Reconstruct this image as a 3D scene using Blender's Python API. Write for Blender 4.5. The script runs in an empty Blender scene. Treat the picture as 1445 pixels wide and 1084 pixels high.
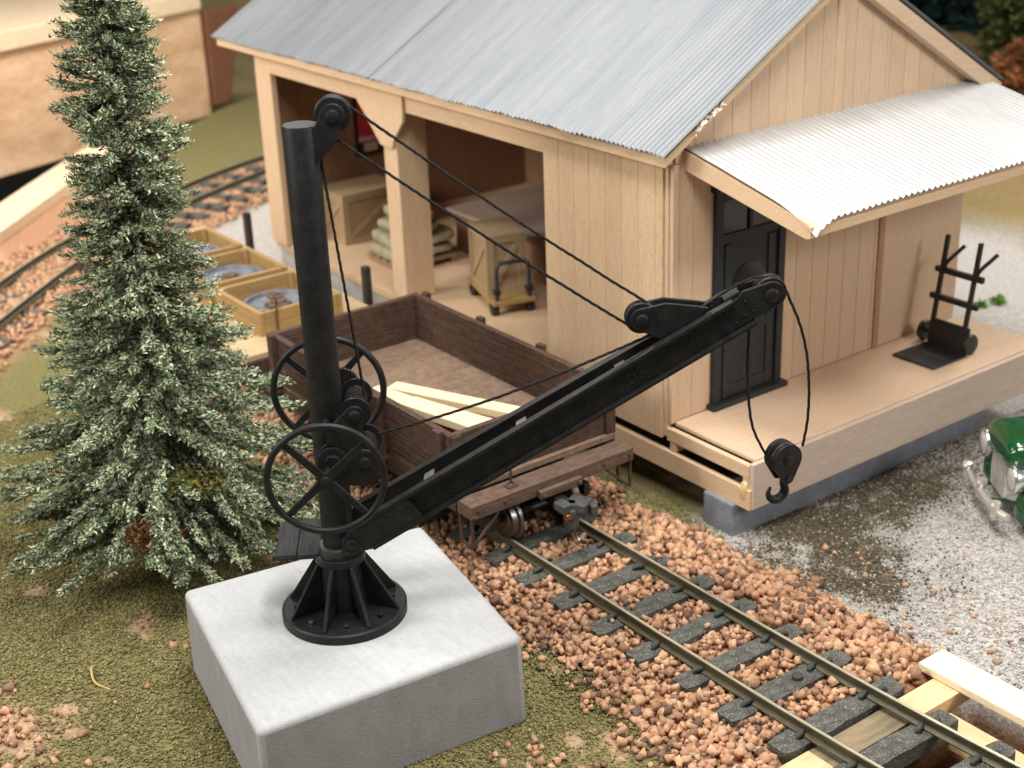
import bpy, math, random
import numpy as np
from mathutils import Matrix, Vector, noise
random.seed(7); rng = np.random.default_rng(11)
S = bpy.context.scene; COL = S.collection
sin, cos, pi, rad = math.sin, math.cos, math.pi, math.radians
ORDN = 'first second third fourth fifth sixth seventh eighth ninth tenth eleventh twelfth thirteenth fourteenth fifteenth sixteenth seventeenth eighteenth nineteenth twentieth'.split()

# ------------------------------------------------------------------ materials
MATS = {}
def mat(name, c1, c2=None, scale=6, stretch=(1, 1, 1), rough=.6, metal=0., bump=0., bscale=None, bstretch=None,
        detail=6, lo=.35, hi=.65, island=0., coat=0., spec=.5, fine=0., fscale=90, spots=None, emit=None):
    if name in MATS: return MATS[name]
    m = bpy.data.materials.new(name); m.use_nodes = True
    nt = m.node_tree; N = nt.nodes; L = nt.links
    b = N['Principled BSDF']
    b.inputs['Roughness'].default_value = rough; b.inputs['Metallic'].default_value = metal
    b.inputs['Specular IOR Level'].default_value = spec
    b.inputs['Coat Weight'].default_value = coat
    c2 = c2 or c1
    tc = N.new('ShaderNodeTexCoord'); mp = N.new('ShaderNodeMapping'); mp.inputs['Scale'].default_value = stretch
    L.new(tc.outputs['Object'], mp.inputs['Vector'])
    nz = N.new('ShaderNodeTexNoise'); nz.inputs['Scale'].default_value = scale; nz.inputs['Detail'].default_value = detail
    L.new(mp.outputs['Vector'], nz.inputs['Vector'])
    rp = N.new('ShaderNodeValToRGB'); rp.color_ramp.elements[0].position = lo; rp.color_ramp.elements[1].position = hi
    rp.color_ramp.elements[0].color = (*c1, 1); rp.color_ramp.elements[1].color = (*c2, 1)
    L.new(nz.outputs['Fac'], rp.inputs['Fac']); col = rp.outputs['Color']
    if spots:   # (colour, scale, threshold)
        sc, ss, th = spots
        n2 = N.new('ShaderNodeTexNoise'); n2.inputs['Scale'].default_value = ss; n2.inputs['Detail'].default_value = 4
        L.new(tc.outputs['Object'], n2.inputs['Vector'])
        r2 = N.new('ShaderNodeValToRGB'); r2.color_ramp.elements[0].position = th; r2.color_ramp.elements[1].position = th + .06
        L.new(n2.outputs['Fac'], r2.inputs['Fac'])
        mx = N.new('ShaderNodeMix'); mx.data_type = 'RGBA'; L.new(r2.outputs['Color'], mx.inputs['Factor'])
        L.new(col, mx.inputs['A']); mx.inputs['B'].default_value = (*sc, 1); col = mx.outputs['Result']
    if fine:
        n3 = N.new('ShaderNodeTexNoise'); n3.inputs['Scale'].default_value = fscale; n3.inputs['Detail'].default_value = 3
        L.new(mp.outputs['Vector'] if bstretch is None else tc.outputs['Object'], n3.inputs['Vector'])
        mr = N.new('ShaderNodeMapRange'); mr.inputs['From Min'].default_value = .3; mr.inputs['From Max'].default_value = .7
        mr.inputs['To Min'].default_value = 1 - fine; mr.inputs['To Max'].default_value = 1 + fine
        L.new(n3.outputs['Fac'], mr.inputs['Value'])
        hs = N.new('ShaderNodeHueSaturation'); L.new(col, hs.inputs['Color']); L.new(mr.outputs['Result'], hs.inputs['Value']); col = hs.outputs['Color']
    if island:
        g = N.new('ShaderNodeNewGeometry'); mr = N.new('ShaderNodeMapRange')
        mr.inputs['To Min'].default_value = 1 - island; mr.inputs['To Max'].default_value = 1 + island
        L.new(g.outputs['Random Per Island'], mr.inputs['Value'])
        hs = N.new('ShaderNodeHueSaturation'); L.new(col, hs.inputs['Color']); L.new(mr.outputs['Result'], hs.inputs['Value']); col = hs.outputs['Color']
    L.new(col, b.inputs['Base Color'])
    if bump:
        bm = N.new('ShaderNodeBump'); bm.inputs['Strength'].default_value = bump; bm.inputs['Distance'].default_value = .02
        n4 = N.new('ShaderNodeTexNoise'); n4.inputs['Scale'].default_value = bscale or scale; n4.inputs['Detail'].default_value = 5
        if bstretch:
            m4 = N.new('ShaderNodeMapping'); m4.inputs['Scale'].default_value = bstretch
            L.new(tc.outputs['Object'], m4.inputs['Vector']); L.new(m4.outputs['Vector'], n4.inputs['Vector'])
        else: L.new(mp.outputs['Vector'], n4.inputs['Vector'])
        L.new(n4.outputs['Fac'], bm.inputs['Height']); L.new(bm.outputs['Normal'], b.inputs['Normal'])
    MATS[name] = m; return m

def island_mat(name, stops, rough=.8, bump=0., bscale=60, spec=.3):
    """one colour per loose piece, picked from a ramp"""
    if name in MATS: return MATS[name]
    m = bpy.data.materials.new(name); m.use_nodes = True; nt = m.node_tree; N = nt.nodes; L = nt.links
    b = N['Principled BSDF']; b.inputs['Roughness'].default_value = rough; b.inputs['Specular IOR Level'].default_value = spec
    g = N.new('ShaderNodeNewGeometry'); rp = N.new('ShaderNodeValToRGB'); cr = rp.color_ramp
    while len(cr.elements) < len(stops): cr.elements.new(.5)
    for e, (p, c) in zip(cr.elements, stops): e.position = p; e.color = (*c, 1)
    L.new(g.outputs['Random Per Island'], rp.inputs['Fac'])
    tc = N.new('ShaderNodeTexCoord'); nz = N.new('ShaderNodeTexNoise'); nz.inputs['Scale'].default_value = bscale; nz.inputs['Detail'].default_value = 4
    L.new(tc.outputs['Object'], nz.inputs['Vector'])
    mr = N.new('ShaderNodeMapRange'); mr.inputs['From Min'].default_value = .3; mr.inputs['From Max'].default_value = .7
    mr.inputs['To Min'].default_value = .72; mr.inputs['To Max'].default_value = 1.2
    L.new(nz.outputs['Fac'], mr.inputs['Value'])
    hs = N.new('ShaderNodeHueSaturation'); L.new(rp.outputs['Color'], hs.inputs['Color']); L.new(mr.outputs['Result'], hs.inputs['Value'])
    L.new(hs.outputs['Color'], b.inputs['Base Color'])
    if bump:
        bm = N.new('ShaderNodeBump'); bm.inputs['Strength'].default_value = bump; bm.inputs['Distance'].default_value = .01
        L.new(nz.outputs['Fac'], bm.inputs['Height']); L.new(bm.outputs['Normal'], b.inputs['Normal'])
    MATS[name] = m; return m

def wood(name, c1, c2, axis='x', rough=.65, bump=.12, fine=.10, scale=3.5, squeeze=9, island=0., bstretch=None):
    st = {'x': (1, squeeze, squeeze), 'y': (squeeze, 1, squeeze), 'z': (squeeze, squeeze, 1)}[axis]
    return mat(name + '_' + axis, c1, c2, scale=scale, stretch=st, rough=rough, bump=bump, bscale=1.3 if bstretch else scale * 3, bstretch=bstretch, fine=fine, fscale=scale * 5, lo=.25, hi=.75, spec=.25, island=island)

BASS = ((.60, .42, .26), (.69, .51, .34))
def bass(axis): return wood('basswood', *BASS, axis=axis)
def bassb(axis): return wood('basswood_boards', *BASS, axis=axis, island=.05, fine=.17)
def pinkw(axis): return wood('pinkish_basswood', (.56, .40, .27), (.64, .475, .335), axis=axis)
def pinkb(axis): return wood('pinkish_basswood_boards', (.56, .40, .265), (.64, .47, .325), axis=axis, island=.05)
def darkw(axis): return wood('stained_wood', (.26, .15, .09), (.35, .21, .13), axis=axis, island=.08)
IRON = mat('black_painted_metal', (.0085, .0085, .009), (.016, .0155, .016), scale=9, rough=.46, bump=.14, bscale=70, spec=.26, fine=.35, fscale=60)
IRONL = mat('worn_black_metal', (.016, .016, .018), (.045, .045, .048), scale=14, rough=.48, bump=.15, bscale=60, spec=.5)
ROPE = mat('black_cord', (.010, .009, .009), (.022, .02, .019), scale=60, rough=.8, bump=.5, bscale=120, spec=.2)
PAINT = mat('white_block_paint', (.39, .40, .415), (.435, .445, .455), scale=4.5, stretch=(.8, 3.6, 4), rough=.66, bump=.22, bscale=7, bstretch=(2, 15, 15), fine=.05, fscale=26, lo=.3, hi=.7, spec=.3, spots=((.30, .31, .33), 44, .725))
CARBROWN = wood('brown_wagon_wood', (.052, .029, .020), (.092, .054, .038), axis='x', bstretch=(.9, 26, 26), bump=1., scale=2.6, squeeze=16, fine=.25)
CARBROWNY = wood('brown_wagon_wood', (.052, .029, .020), (.092, .054, .038), axis='y', bstretch=(26, .9, 26), bump=.75, scale=2.6, squeeze=16, fine=.25)
CARBROWNZ = wood('brown_wagon_wood', (.052, .029, .020), (.092, .054, .038), axis='z', bstretch=(26, 26, .9), bump=.5, scale=2.6, squeeze=12, fine=.2)
CARDECK = wood('brown_wagon_deck', (.095, .060, .043), (.145, .098, .072), axis='y', bstretch=(26, .9, 26), bump=.5, scale=2.6, squeeze=14, fine=.2)
CARMET = mat('brown_metal', (.050, .028, .022), (.085, .050, .040), scale=16, rough=.55, bump=.1)
LUMBER = wood('fresh_lumber', (.74, .60, .38), (.82, .70, .49), axis='x', bump=.08, scale=1.6, squeeze=14)
STEEL = mat('bright_wheel_steel', (.17, .16, .16), (.28, .27, .265), scale=20, rough=.36, metal=1.)
BLACKPL = mat('black_plastic', (.012, .012, .013), (.02, .02, .021), scale=20, rough=.45)
CPLR = mat('grey_coupler', (.045, .048, .046), (.075, .078, .074), scale=20, rough=.5, bump=.1)
COPPER = mat('copper_spring', (.55, .27, .09), (.65, .34, .12), rough=.3, metal=1.)
RAILTOP = mat('bare_rail_top', (.40, .37, .27), (.52, .48, .36), scale=9, stretch=(.6, 6, 6), rough=.4, metal=.45)
RAILM = mat('painted_rail', (.050, .045, .024), (.095, .085, .048), scale=8, stretch=(1, 5, 5), rough=.5, metal=.2, bump=.15, bscale=40)
TIE = mat('weathered_tie', (.062, .063, .056), (.12, .12, .105), scale=11, stretch=(1.3, .8, 1.2), rough=.85, bump=.6, bscale=55, fine=.45, fscale=95, spec=.25, spots=((.30, .30, .26), 75, .60))
SPIKE = mat('dark_spike', (.03, .033, .029), (.05, .053, .045), scale=30, rough=.7)
GALV = mat('galvanised_sheet', (.185, .20, .22), (.225, .24, .258), scale=1.4, stretch=(5, .5, .5), rough=.55, metal=.2, fine=.04, fscale=8, spec=.5)
FOIL = mat('bare_aluminium', (.44, .445, .45), (.50, .50, .50), scale=2, stretch=(1, 5, 1), rough=.38, metal=.4, fine=.03)
SILLC = mat('blue_grey_concrete', (.175, .19, .225), (.235, .25, .29), scale=6, rough=.85, bump=.35, bscale=26, fine=.12, fscale=40)
DOORM = mat('charcoal_door', (.013, .015, .018), (.022, .024, .028), scale=10, rough=.45, bump=.08)
GLASSD = mat('dark_glass', (.02, .012, .012), (.03, .018, .016), rough=.12, spec=.6)
CRATE = wood('ochre_crate_wood', (.30, .19, .075), (.39, .255, .105), axis='x')
CRATEY = wood('ochre_crate_wood', (.30, .19, .075), (.39, .255, .105), axis='y')
CASTB = mat('blue_grey_casting', (.085, .098, .125), (.16, .175, .21), scale=8, rough=.6, bump=.2, bscale=30)
CASTR = mat('rusty_hub', (.085, .05, .035), (.15, .09, .065), scale=18, rough=.8, bump=.4, bscale=40)
TANW = wood('tan_crate_wood', (.30, .205, .115), (.38, .27, .16), axis='z')
SACK = mat('sackcloth', (.27, .245, .15), (.40, .37, .25), scale=5, rough=.9, bump=.4, bscale=40)
GREENP = mat('glossy_green_enamel', (.004, .055, .016), (.006, .07, .022), scale=5, rough=.12, coat=.8)
CHROME = mat('chrome', (.88, .88, .88), (.95, .95, .95), scale=12, rough=.27, metal=1., bump=.08, bscale=14)
WHITEM = mat('pewter_bumper', (.66, .63, .58), (.78, .75, .70), scale=25, rough=.36, metal=.7)
PINE = wood('pine_fascia', (.52, .31, .165), (.78, .55, .36), axis='y', scale=.55, squeeze=5)
PINEL = wood('pale_pine', (.72, .55, .36), (.80, .64, .45), axis='y', scale=1.2, squeeze=5)
BROWNW = wood('brown_wood', (.14, .06, .03), (.20, .09, .05), axis='z')
WHITEPL = wood('cream_plank', (.80, .68, .47), (.87, .76, .57), axis='x', scale=1.6)
BAREPL = wood('bare_plank', (.68, .46, .25), (.76, .55, .33), axis='x', scale=1.6)
BAREPY = wood('bare_plank', (.66, .45, .25), (.75, .55, .33), axis='y', scale=1.6)
STONE = island_mat('orange_ballast', [(0, (.13, .085, .065)), (.14, (.29, .17, .105)), (.45, (.52, .29, .168)), (.8, (.64, .385, .235)), (1, (.40, .265, .175))], bump=.3, bscale=40)
TURF = island_mat('olive_turf', [(0, (.11, .10, .042)), (.4, (.20, .18, .075)), (.75, (.275, .245, .11)), (1, (.37, .33, .17))], rough=.95, spec=.1)
GRIT = island_mat('pale_grit', [(0, (.26, .24, .22)), (.35, (.40, .38, .36)), (.75, (.51, .495, .48)), (.95, (.60, .59, .58)), (1, (.38, .25, .17))], rough=.95, spec=.1)
NEEDLE = island_mat('frosted_needles', [(0, (.025, .052, .028)), (.2, (.08, .14, .075)), (.42, (.24, .30, .175)), (.75, (.46, .495, .325)), (1, (.66, .66, .47))], rough=.9, spec=.15)
TWIG = mat('twig_brown', (.03, .022, .015), (.06, .042, .028), rough=.9)

# ------------------------------------------------------------------ mesh builder
ORG = {}
class B:
    def __init__(self): self.v = []; self.f = []
    def add(self, vs, fs):
        o = len(self.v); self.v += [tuple(p) for p in vs]; self.f += [tuple(i + o for i in q) for q in fs]; return self
    def box(self, x0, x1, y0, y1, z0, z1):
        return self.add([(x, y, z) for z in (z0, z1) for y in (y0, y1) for x in (x0, x1)],
                        [(0, 2, 3, 1), (4, 5, 7, 6), (0, 1, 5, 4), (2, 6, 7, 3), (0, 4, 6, 2), (1, 3, 7, 5)])
    def obox(self, c, size, M=None):
        M = M or Matrix.Identity(3); c = Vector(c); vs = []
        for z in (-.5, .5):
            for y in (-.5, .5):
                for x in (-.5, .5): vs.append(c + M @ Vector((x * size[0], y * size[1], z * size[2])))
        return self.add(vs, [(0, 2, 3, 1), (4, 5, 7, 6), (0, 1, 5, 4), (2, 6, 7, 3), (0, 4, 6, 2), (1, 3, 7, 5)])
    def bar(self, p, q, w, h, up=(0, 0, 1)):
        p = Vector(p); q = Vector(q); d = (q - p); l = d.length; d.normalize(); u = Vector(up)
        s = d.cross(u)
        if s.length < 1e-4: s = d.cross(Vector((1, 0, 0)))
        s.normalize(); u = s.cross(d)
        M = Matrix((d, s, u)).transposed()
        return self.obox((p + q) / 2, (l, w, h), M)
    def cyl(self, p, q, r0, r1=None, n=24, caps=True):
        r1 = r0 if r1 is None else r1
        return self.lathe(p, q, [(0, 0)] * caps + [(0, r0), (1, r1)] + [(1, 0)] * caps, n)
    def lathe(self, p, q, prof, n=32):
        """prof: (t along p->q, radius)"""
        p = Vector(p); q = Vector(q); d = (q - p); ax = d.normalized()
        a = ax.orthogonal().normalized(); b = ax.cross(a); vs = []; fs = []; rings = []
        for t, r in prof:
            c = p + d * t
            if r <= 1e-6: rings.append([len(vs)]); vs.append(c)
            else:
                rings.append(list(range(len(vs), len(vs) + n)))
                for k in range(n): vs.append(c + (a * cos(2 * pi * k / n) + b * sin(2 * pi * k / n)) * r)
        for A, C in zip(rings, rings[1:]):
            if len(A) == 1 and len(C) == 1: continue
            for k in range(n):
                l = (k + 1) % n
                if len(A) == 1: fs.append((A[0], C[l], C[k]))
                elif len(C) == 1: fs.append((A[k], A[l], C[0]))
                else: fs.append((A[k], A[l], C[l], C[k]))
        return self.add(vs, fs)
    def tube(self, pts, r, n=8, closed=False):
        pts = [Vector(p) for p in pts]; N = len(pts); vs = []; fs = []; prev = None
        rr = r if isinstance(r, (list, tuple)) else [r] * N
        for i, p in enumerate(pts):
            t = (pts[(i + 1) % N] - pts[i - 1]) if closed else (pts[min(i + 1, N - 1)] - pts[max(i - 1, 0)])
            t.normalize()
            if prev is None: a = t.orthogonal().normalized()
            else: a = (prev - t * prev.dot(t)).normalized()
            prev = a; b = t.cross(a)
            for k in range(n): vs.append(p + (a * cos(2 * pi * k / n) + b * sin(2 * pi * k / n)) * rr[i])
        for i in range(N if closed else N - 1):
            j = (i + 1) % N
            for k in range(n):
                l = (k + 1) % n; fs.append((i * n + k, i * n + l, j * n + l, j * n + k))
        if not closed: fs += [tuple(range(n - 1, -1, -1)), tuple(range((N - 1) * n, N * n))]
        return self.add(vs, fs)
    def prism(self, poly, fn, d0, d1):
        """poly 2-D, fn(a, b, depth) -> 3-D"""
        n = len(poly); vs = [fn(a, b, d0) for a, b in poly] + [fn(a, b, d1) for a, b in poly]
        return self.add(vs, [tuple(range(n - 1, -1, -1)), tuple(range(n, 2 * n))] + [(i, (i + 1) % n, n + (i + 1) % n, n + i) for i in range(n)])
    def ball(self, c, r, n=10, m=6, sz=1.):
        c = Vector(c); vs = [c + Vector((0, 0, -r * sz))]; fs = []
        for i in range(1, m):
            ph = -pi / 2 + pi * i / m
            for k in range(n): vs.append(c + Vector((r * cos(ph) * cos(2 * pi * k / n), r * cos(ph) * sin(2 * pi * k / n), r * sz * sin(ph))))
        vs.append(c + Vector((0, 0, r * sz)))
        for k in range(n):
            l = (k + 1) % n; fs.append((0, 1 + l, 1 + k)); fs.append((len(vs) - 1, 1 + (m - 2) * n + k, 1 + (m - 2) * n + l))
        for i in range(m - 2):
            for k in range(n):
                l = (k + 1) % n; fs.append((1 + i * n + k, 1 + i * n + l, 1 + (i + 1) * n + l, 1 + (i + 1) * n + k))
        return self.add(vs, fs)
    def build(self, name, m, parent=None, bevel=0, smooth=False, local=False, seg=2):
        o0 = Vector((0, 0, 0)) if local or parent is None else ORG[parent]
        me = bpy.data.meshes.new(name)
        me.from_pydata([tuple(Vector(p) - o0) for p in self.v], [], self.f); me.update()
        import bmesh
        bm = bmesh.new(); bm.from_mesh(me); bmesh.ops.recalc_face_normals(bm, faces=bm.faces); bm.to_mesh(me); bm.free()
        ms = m if isinstance(m, (list, tuple)) else [m]
        for x in ms: me.materials.append(x)
        ob = bpy.data.objects.new(name, me); COL.objects.link(ob)
        if parent is not None: ob.parent = parent
        ORG[ob] = o0
        if bevel:
            b = ob.modifiers.new('bevel', 'BEVEL'); b.width = bevel; b.segments = seg; b.limit_method = 'ANGLE'; b.angle_limit = rad(40)
        if smooth:
            for p in me.polygons: p.use_smooth = True
            me.set_sharp_from_angle(angle=rad(smooth if smooth is not True else 38))
        return ob

def fast_mesh(name, V, F, m, parent=None):
    """V (n,3), F (k,3|4) numpy -> object"""
    me = bpy.data.meshes.new(name); k = F.shape[1]
    me.vertices.add(len(V)); me.vertices.foreach_set('co', np.ascontiguousarray(V, dtype=np.float32).ravel())
    me.loops.add(F.size); me.loops.foreach_set('vertex_index', np.ascontiguousarray(F, dtype=np.int32).ravel())
    me.polygons.add(len(F)); me.polygons.foreach_set('loop_start', np.arange(0, F.size, k, dtype=np.int32))
    me.polygons.foreach_set('loop_total', np.full(len(F), k, dtype=np.int32))
    me.update(calc_edges=True); me.materials.append(m)
    ob = bpy.data.objects.new(name, me); COL.objects.link(ob)
    if parent is not None: ob.parent = parent
    ORG[ob] = Vector((0, 0, 0)); return ob

def tag(o, label=None, cat=None, group=None, kind=None):
    if label: o['label'] = label
    if cat: o['category'] = cat
    if group: o['group'] = group
    if kind: o['kind'] = kind
    return o
def thing(name, loc, label, cat, group=None, rz=0):
    o = bpy.data.objects.new(name, None); o.empty_display_size = .1; COL.objects.link(o)
    o.location = loc; o.rotation_euler = (0, 0, rz); ORG[o] = Vector(loc)
    return tag(o, label, cat, group)
def copy_tree(o, loc=None, label=None, parent=None):
    c = o.copy(); COL.objects.link(c); ORG[c] = Vector(loc) if loc is not None else ORG[o]
    if parent is not None: c.parent = parent
    if loc is not None: c.location = loc
    if label: c['label'] = label
    for ch in list(o.children): copy_tree(ch, parent=c)
    return c
def catmull(pts, n=8):
    P = [Vector(p) for p in pts]; P = [2 * P[0] - P[1]] + P + [2 * P[-1] - P[-2]]; out = []
    for i in range(1, len(P) - 2):
        for k in range(n):
            t = k / n; a, b, c, d = P[i - 1], P[i], P[i + 1], P[i + 2]
            out.append(.5 * ((2 * b) + (c - a) * t + (2 * a - 5 * b + 4 * c - d) * t * t + (3 * b - a - 3 * c + d) * t ** 3))
    out.append(P[-2]); return out
def vn(x, y, s, z=0.): return noise.noise(Vector((x * s, y * s, z)))
def arcpts(cx, cy, r, a0, a1, n=10): return [(cx + r * cos(rad(a0 + (a1 - a0) * i / n)), cy + r * sin(rad(a0 + (a1 - a0) * i / n))) for i in range(n + 1)]

# ------------------------------------------------------------------ terrain
CURVE = catmull([(-7.6, -4.6, 0), (-9.6, -2.9, 0), (-11.3, -1.3, 0), (-12.85, .35, 0), (-13.95, 1.95, 0), (-14.75, 3.35, 0), (-15.68, 5.4, 0), (-16.4, 8.2, 0), (-16.6, 11, 0), (-16.3, 14, 0)], 10)
CARR = np.array([(p.x, p.y) for p in CURVE])
def curve_dist(x, y):
    d = CARR - np.array((x, y)); q = (d ** 2).sum(1); i = int(q.argmin())
    t = CARR[min(i + 1, len(CARR) - 1)] - CARR[max(i - 1, 0)]; s = t[0] * (y - CARR[i][1]) - t[1] * (x - CARR[i][0])
    return math.sqrt(q[i]) * (1 if s > 0 else -1)      # + is outside of the bend
EDGE = [(-8.2, -9.0), (-10.8, -4.2), (-13.2, -1.75), (-14.6, -.35), (-16.9, 1.75), (-19.6, 4.3), (-22.4, 7.6), (-27, 16), (-30, 40)]
def edge_x(y):
    for (xa, ya), (xb, yb) in zip(EDGE, EDGE[1:]):
        if ya <= y <= yb: return xa + (xb - xa) * (y - ya) / (yb - ya)
    return EDGE[0][0] if y < EDGE[0][1] else EDGE[-1][0]
def sst(a, b, x):
    t = min(1, max(0, (x - a) / (b - a))); return t * t * (3 - 2 * t)
def ground_z(x, y):
    z = .035 * vn(x, y, .5) + .012 * vn(x, y, 2.3) if y < -1 or y > 1.9 else .006 * vn(x, y, 3)
    z = z * (1 - sst(-1.3, -.9, y) * (1 - sst(1.6, 2.1, y)))
    z += .03 * sst(-1.15, -.5, y) * (1 - sst(1.45, 1.95, y))
    z -= .18 * sst(1.5, 2.2, y)
    z += .5 * sst(12, 24, y) + .6 * sst(-15, -26, x) * sst(9, 20, y)
    if x > 3.7 and -.5 < y < 2.2: z -= .5 * sst(3.75, 4.0, x) * sst(-.5, -.2, y) * (1 - sst(1.9, 2.2, y))
    return z
def axis_steps(rs):
    out = []
    for a, b, st in rs: out += list(np.arange(a, b, st))
    return out + [rs[-1][1]]
XS = axis_steps([(-30, -18, 1), (-18, -6, .4), (-6, 5.5, .09), (5.5, 9, .5)]); YS = axis_steps([(-9, -5.5, .5), (-5.5, 3.2, .09), (3.2, 9, .25), (9, 40, .8)])
gv = []; gf = []; idx = {}
for i, x in enumerate(XS):
    for j, y in enumerate(YS):
        xx = max(x, edge_x(y))
        idx[i, j] = len(gv); gv.append((xx, y, ground_z(xx, y)))
for i in range(len(XS) - 1):
    for j in range(len(YS) - 1):
        q = (idx[i, j], idx[i + 1, j], idx[i + 1, j + 1], idx[i, j + 1])
        if gv[q[1]][0] - gv[q[0]][0] > 1e-5 or gv[q[2]][0] - gv[q[3]][0] > 1e-5: gf.append(q)
def ground_mat():
    m = bpy.data.materials.new('scenery_ground'); m.use_nodes = True; nt = m.node_tree; N = nt.nodes; L = nt.links
    b = N['Principled BSDF']; b.inputs['Roughness'].default_value = .95; b.inputs['Specular IOR Level'].default_value = .12
    at = N.new('ShaderNodeVertexColor'); at.layer_name = 'scenery'
    tc = N.new('ShaderNodeTexCoord'); n1 = N.new('ShaderNodeTexNoise'); n1.inputs['Scale'].default_value = 28; n1.inputs['Detail'].default_value = 8
    L.new(tc.outputs['Object'], n1.inputs['Vector'])
    mr = N.new('ShaderNodeMapRange'); mr.inputs['From Min'].default_value = .3; mr.inputs['From Max'].default_value = .7; mr.inputs['To Min'].default_value = .62; mr.inputs['To Max'].default_value = 1.3
    L.new(n1.outputs['Fac'], mr.inputs['Value'])
    hs = N.new('ShaderNodeHueSaturation'); L.new(at.outputs['Color'], hs.inputs['Color']); L.new(mr.outputs['Result'], hs.inputs['Value']); L.new(hs.outputs['Color'], b.inputs['Base Color'])
    bm = N.new('ShaderNodeBump'); bm.inputs['Strength'].default_value = .6; bm.inputs['Distance'].default_value = .03; L.new(n1.outputs['Fac'], bm.inputs['Height']); L.new(bm.outputs['Normal'], b.inputs['Normal'])
    return m
GRASS_C = np.array((.19, .17, .072)); EARTH_C = np.array((.44, .29, .185)); STONE_C = np.array((.40, .22, .13)); GREY_C = np.array((.47, .44, .41)); OLIVE_SHADE_C = np.array((.115, .094, .06)); TAN_C = np.array((.33, .23, .11))
def ground_kind(x, y):
    """weights grass, earth, ballast, grit, olive dirt with painted deck shade, tan -- ground colour mix at a spot"""
    cd = abs(curve_dist(x, y)) if x < -7 else 99
    bal = (1 - sst(1.05, 1.4, abs(y - .5 + .25 * vn(x, y, .9)))) if x < 4.1 else 0
    if cd < 3: bal = max(bal, 1 - sst(.75, 1.15, cd + .25 * vn(x, y, 1.1)))
    out_tan = sst(.8, 1.1, curve_dist(x, y)) if x < -7 and y < 3 else 0
    grit = sst(1.75, 2.15, y + .3 * vn(x, y, 1.2)) * sst(-.1, .9, x + (.35 if y < 7 else .62) * (y - 2)) * (1 - sst(12.0, 13.6, y + .6 * vn(x, y, .6)))
    back = sst(2, 4, y) * sst(-9.4, -10.2, x) * (1 - sst(1.0, 1.6, -curve_dist(x, y) - .9)) * .0 if x < -7 else 0
    grey_left = sst(-8.9, -9.6, x) * sst(.2, 1.0, y) * (1 - sst(7.5, 8.5, y)) * (1 if curve_dist(x, y) < 0 else 0)
    grit = max(grit, grey_left * (1 - bal))
    oli_shade = math.exp(-((x - 1.75) / .85) ** 2 - ((y - 2.62 - .1 * (x - 1.7)) / .62) ** 2) * 1.9 + 1.25 * sst(2.1, 1.2, x) * sst(2.3, 2.8, y) * (1 - .45 * sst(4.2, 5.2, y)) * (1 - sst(6.3, 7.2, y)) * sst(-1.5, -.5, x) + sst(.8, .2, x) * sst(1.4, 1.8, y) * (1 - sst(1.8, 2.6, y)) * .4  # olive dirt, plus the deck's shadow painted along the sill
    oli_shade = min(.92, oli_shade * (.72 + .8 * vn(x, y, 1.9) + .7 * vn(x, y, 6, 4)))
    bare = sst(.47, .60, .75 * vn(x, y, 1.9, 3.1) + .55 * vn(x, y, 5.0, 8.2))
    for bx_, by_, sx_, sy_ in ((-.55, -4.55, .13, .17), (-.25, -4.6, .12, .09), (1.02, -3.62, 0.05, .05), (2.72, -1.15, .16, .10), (2.55, -1.4, .14, .08)):
        bare = max(bare, 1.5 * math.exp(-((x - bx_) / sx_) ** 2 - ((y - by_) / sy_) ** 2) * (.75 + .9 * vn(x, y, 7)))
    bare = max(bare, math.exp(-((x + .55) / .5) ** 2 - ((y + 4.98) / .22) ** 2) * 1.3)
    tan = sst(12.6, 14.0, y + .8 * vn(x, y, .5))
    return bal, out_tan, grit, max(0, oli_shade), min(1, bare), tan
ground_me = bpy.data.meshes.new('ground'); ground_me.from_pydata(gv, [], gf); ground_me.update()
cl = ground_me.color_attributes.new('scenery', 'FLOAT_COLOR', 'POINT'); cols = []
for x, y, z in gv:
    bal, ot, grit, oli_shade, bare, tan = ground_kind(x, y)
    c = GRASS_C * (1 - bare) + EARTH_C * bare
    if x < -7: c = c * (1 - ot) + np.array((.50, .33, .20)) * ot
    t2 = .5 + .9 * vn(x, y, .45, 2); t2 = min(1, max(0, t2))
    c = c * (1 - tan) + (TAN_C * t2 + np.array((.20, .165, .06)) * (1 - t2)) * tan
    c = c * (1 - grit) + GREY_C * grit
    c = c * (1 - oli_shade) + OLIVE_SHADE_C * oli_shade
    c = c * (1 - bal) + STONE_C * bal
    if x > 3.95 and -.3 < y < 2.0: c = np.array((.17, .09, .05))
    cols += [*c, 1]
cl.data.foreach_set('color', np.array(cols, dtype=np.float32))
for p in ground_me.polygons: p.use_smooth = True
ground_me.materials.append(ground_mat())
ground = bpy.data.objects.new('ground', ground_me); COL.objects.link(ground); ground['kind'] = 'structure'
# room floor far below the layout
fl = B().box(-60, 40, -40, 60, -9.2, -9.0).build('floor', mat('dark_floor', (.02, .014, .012), (.03, .022, .018), rough=.8)); fl['kind'] = 'structure'

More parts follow.
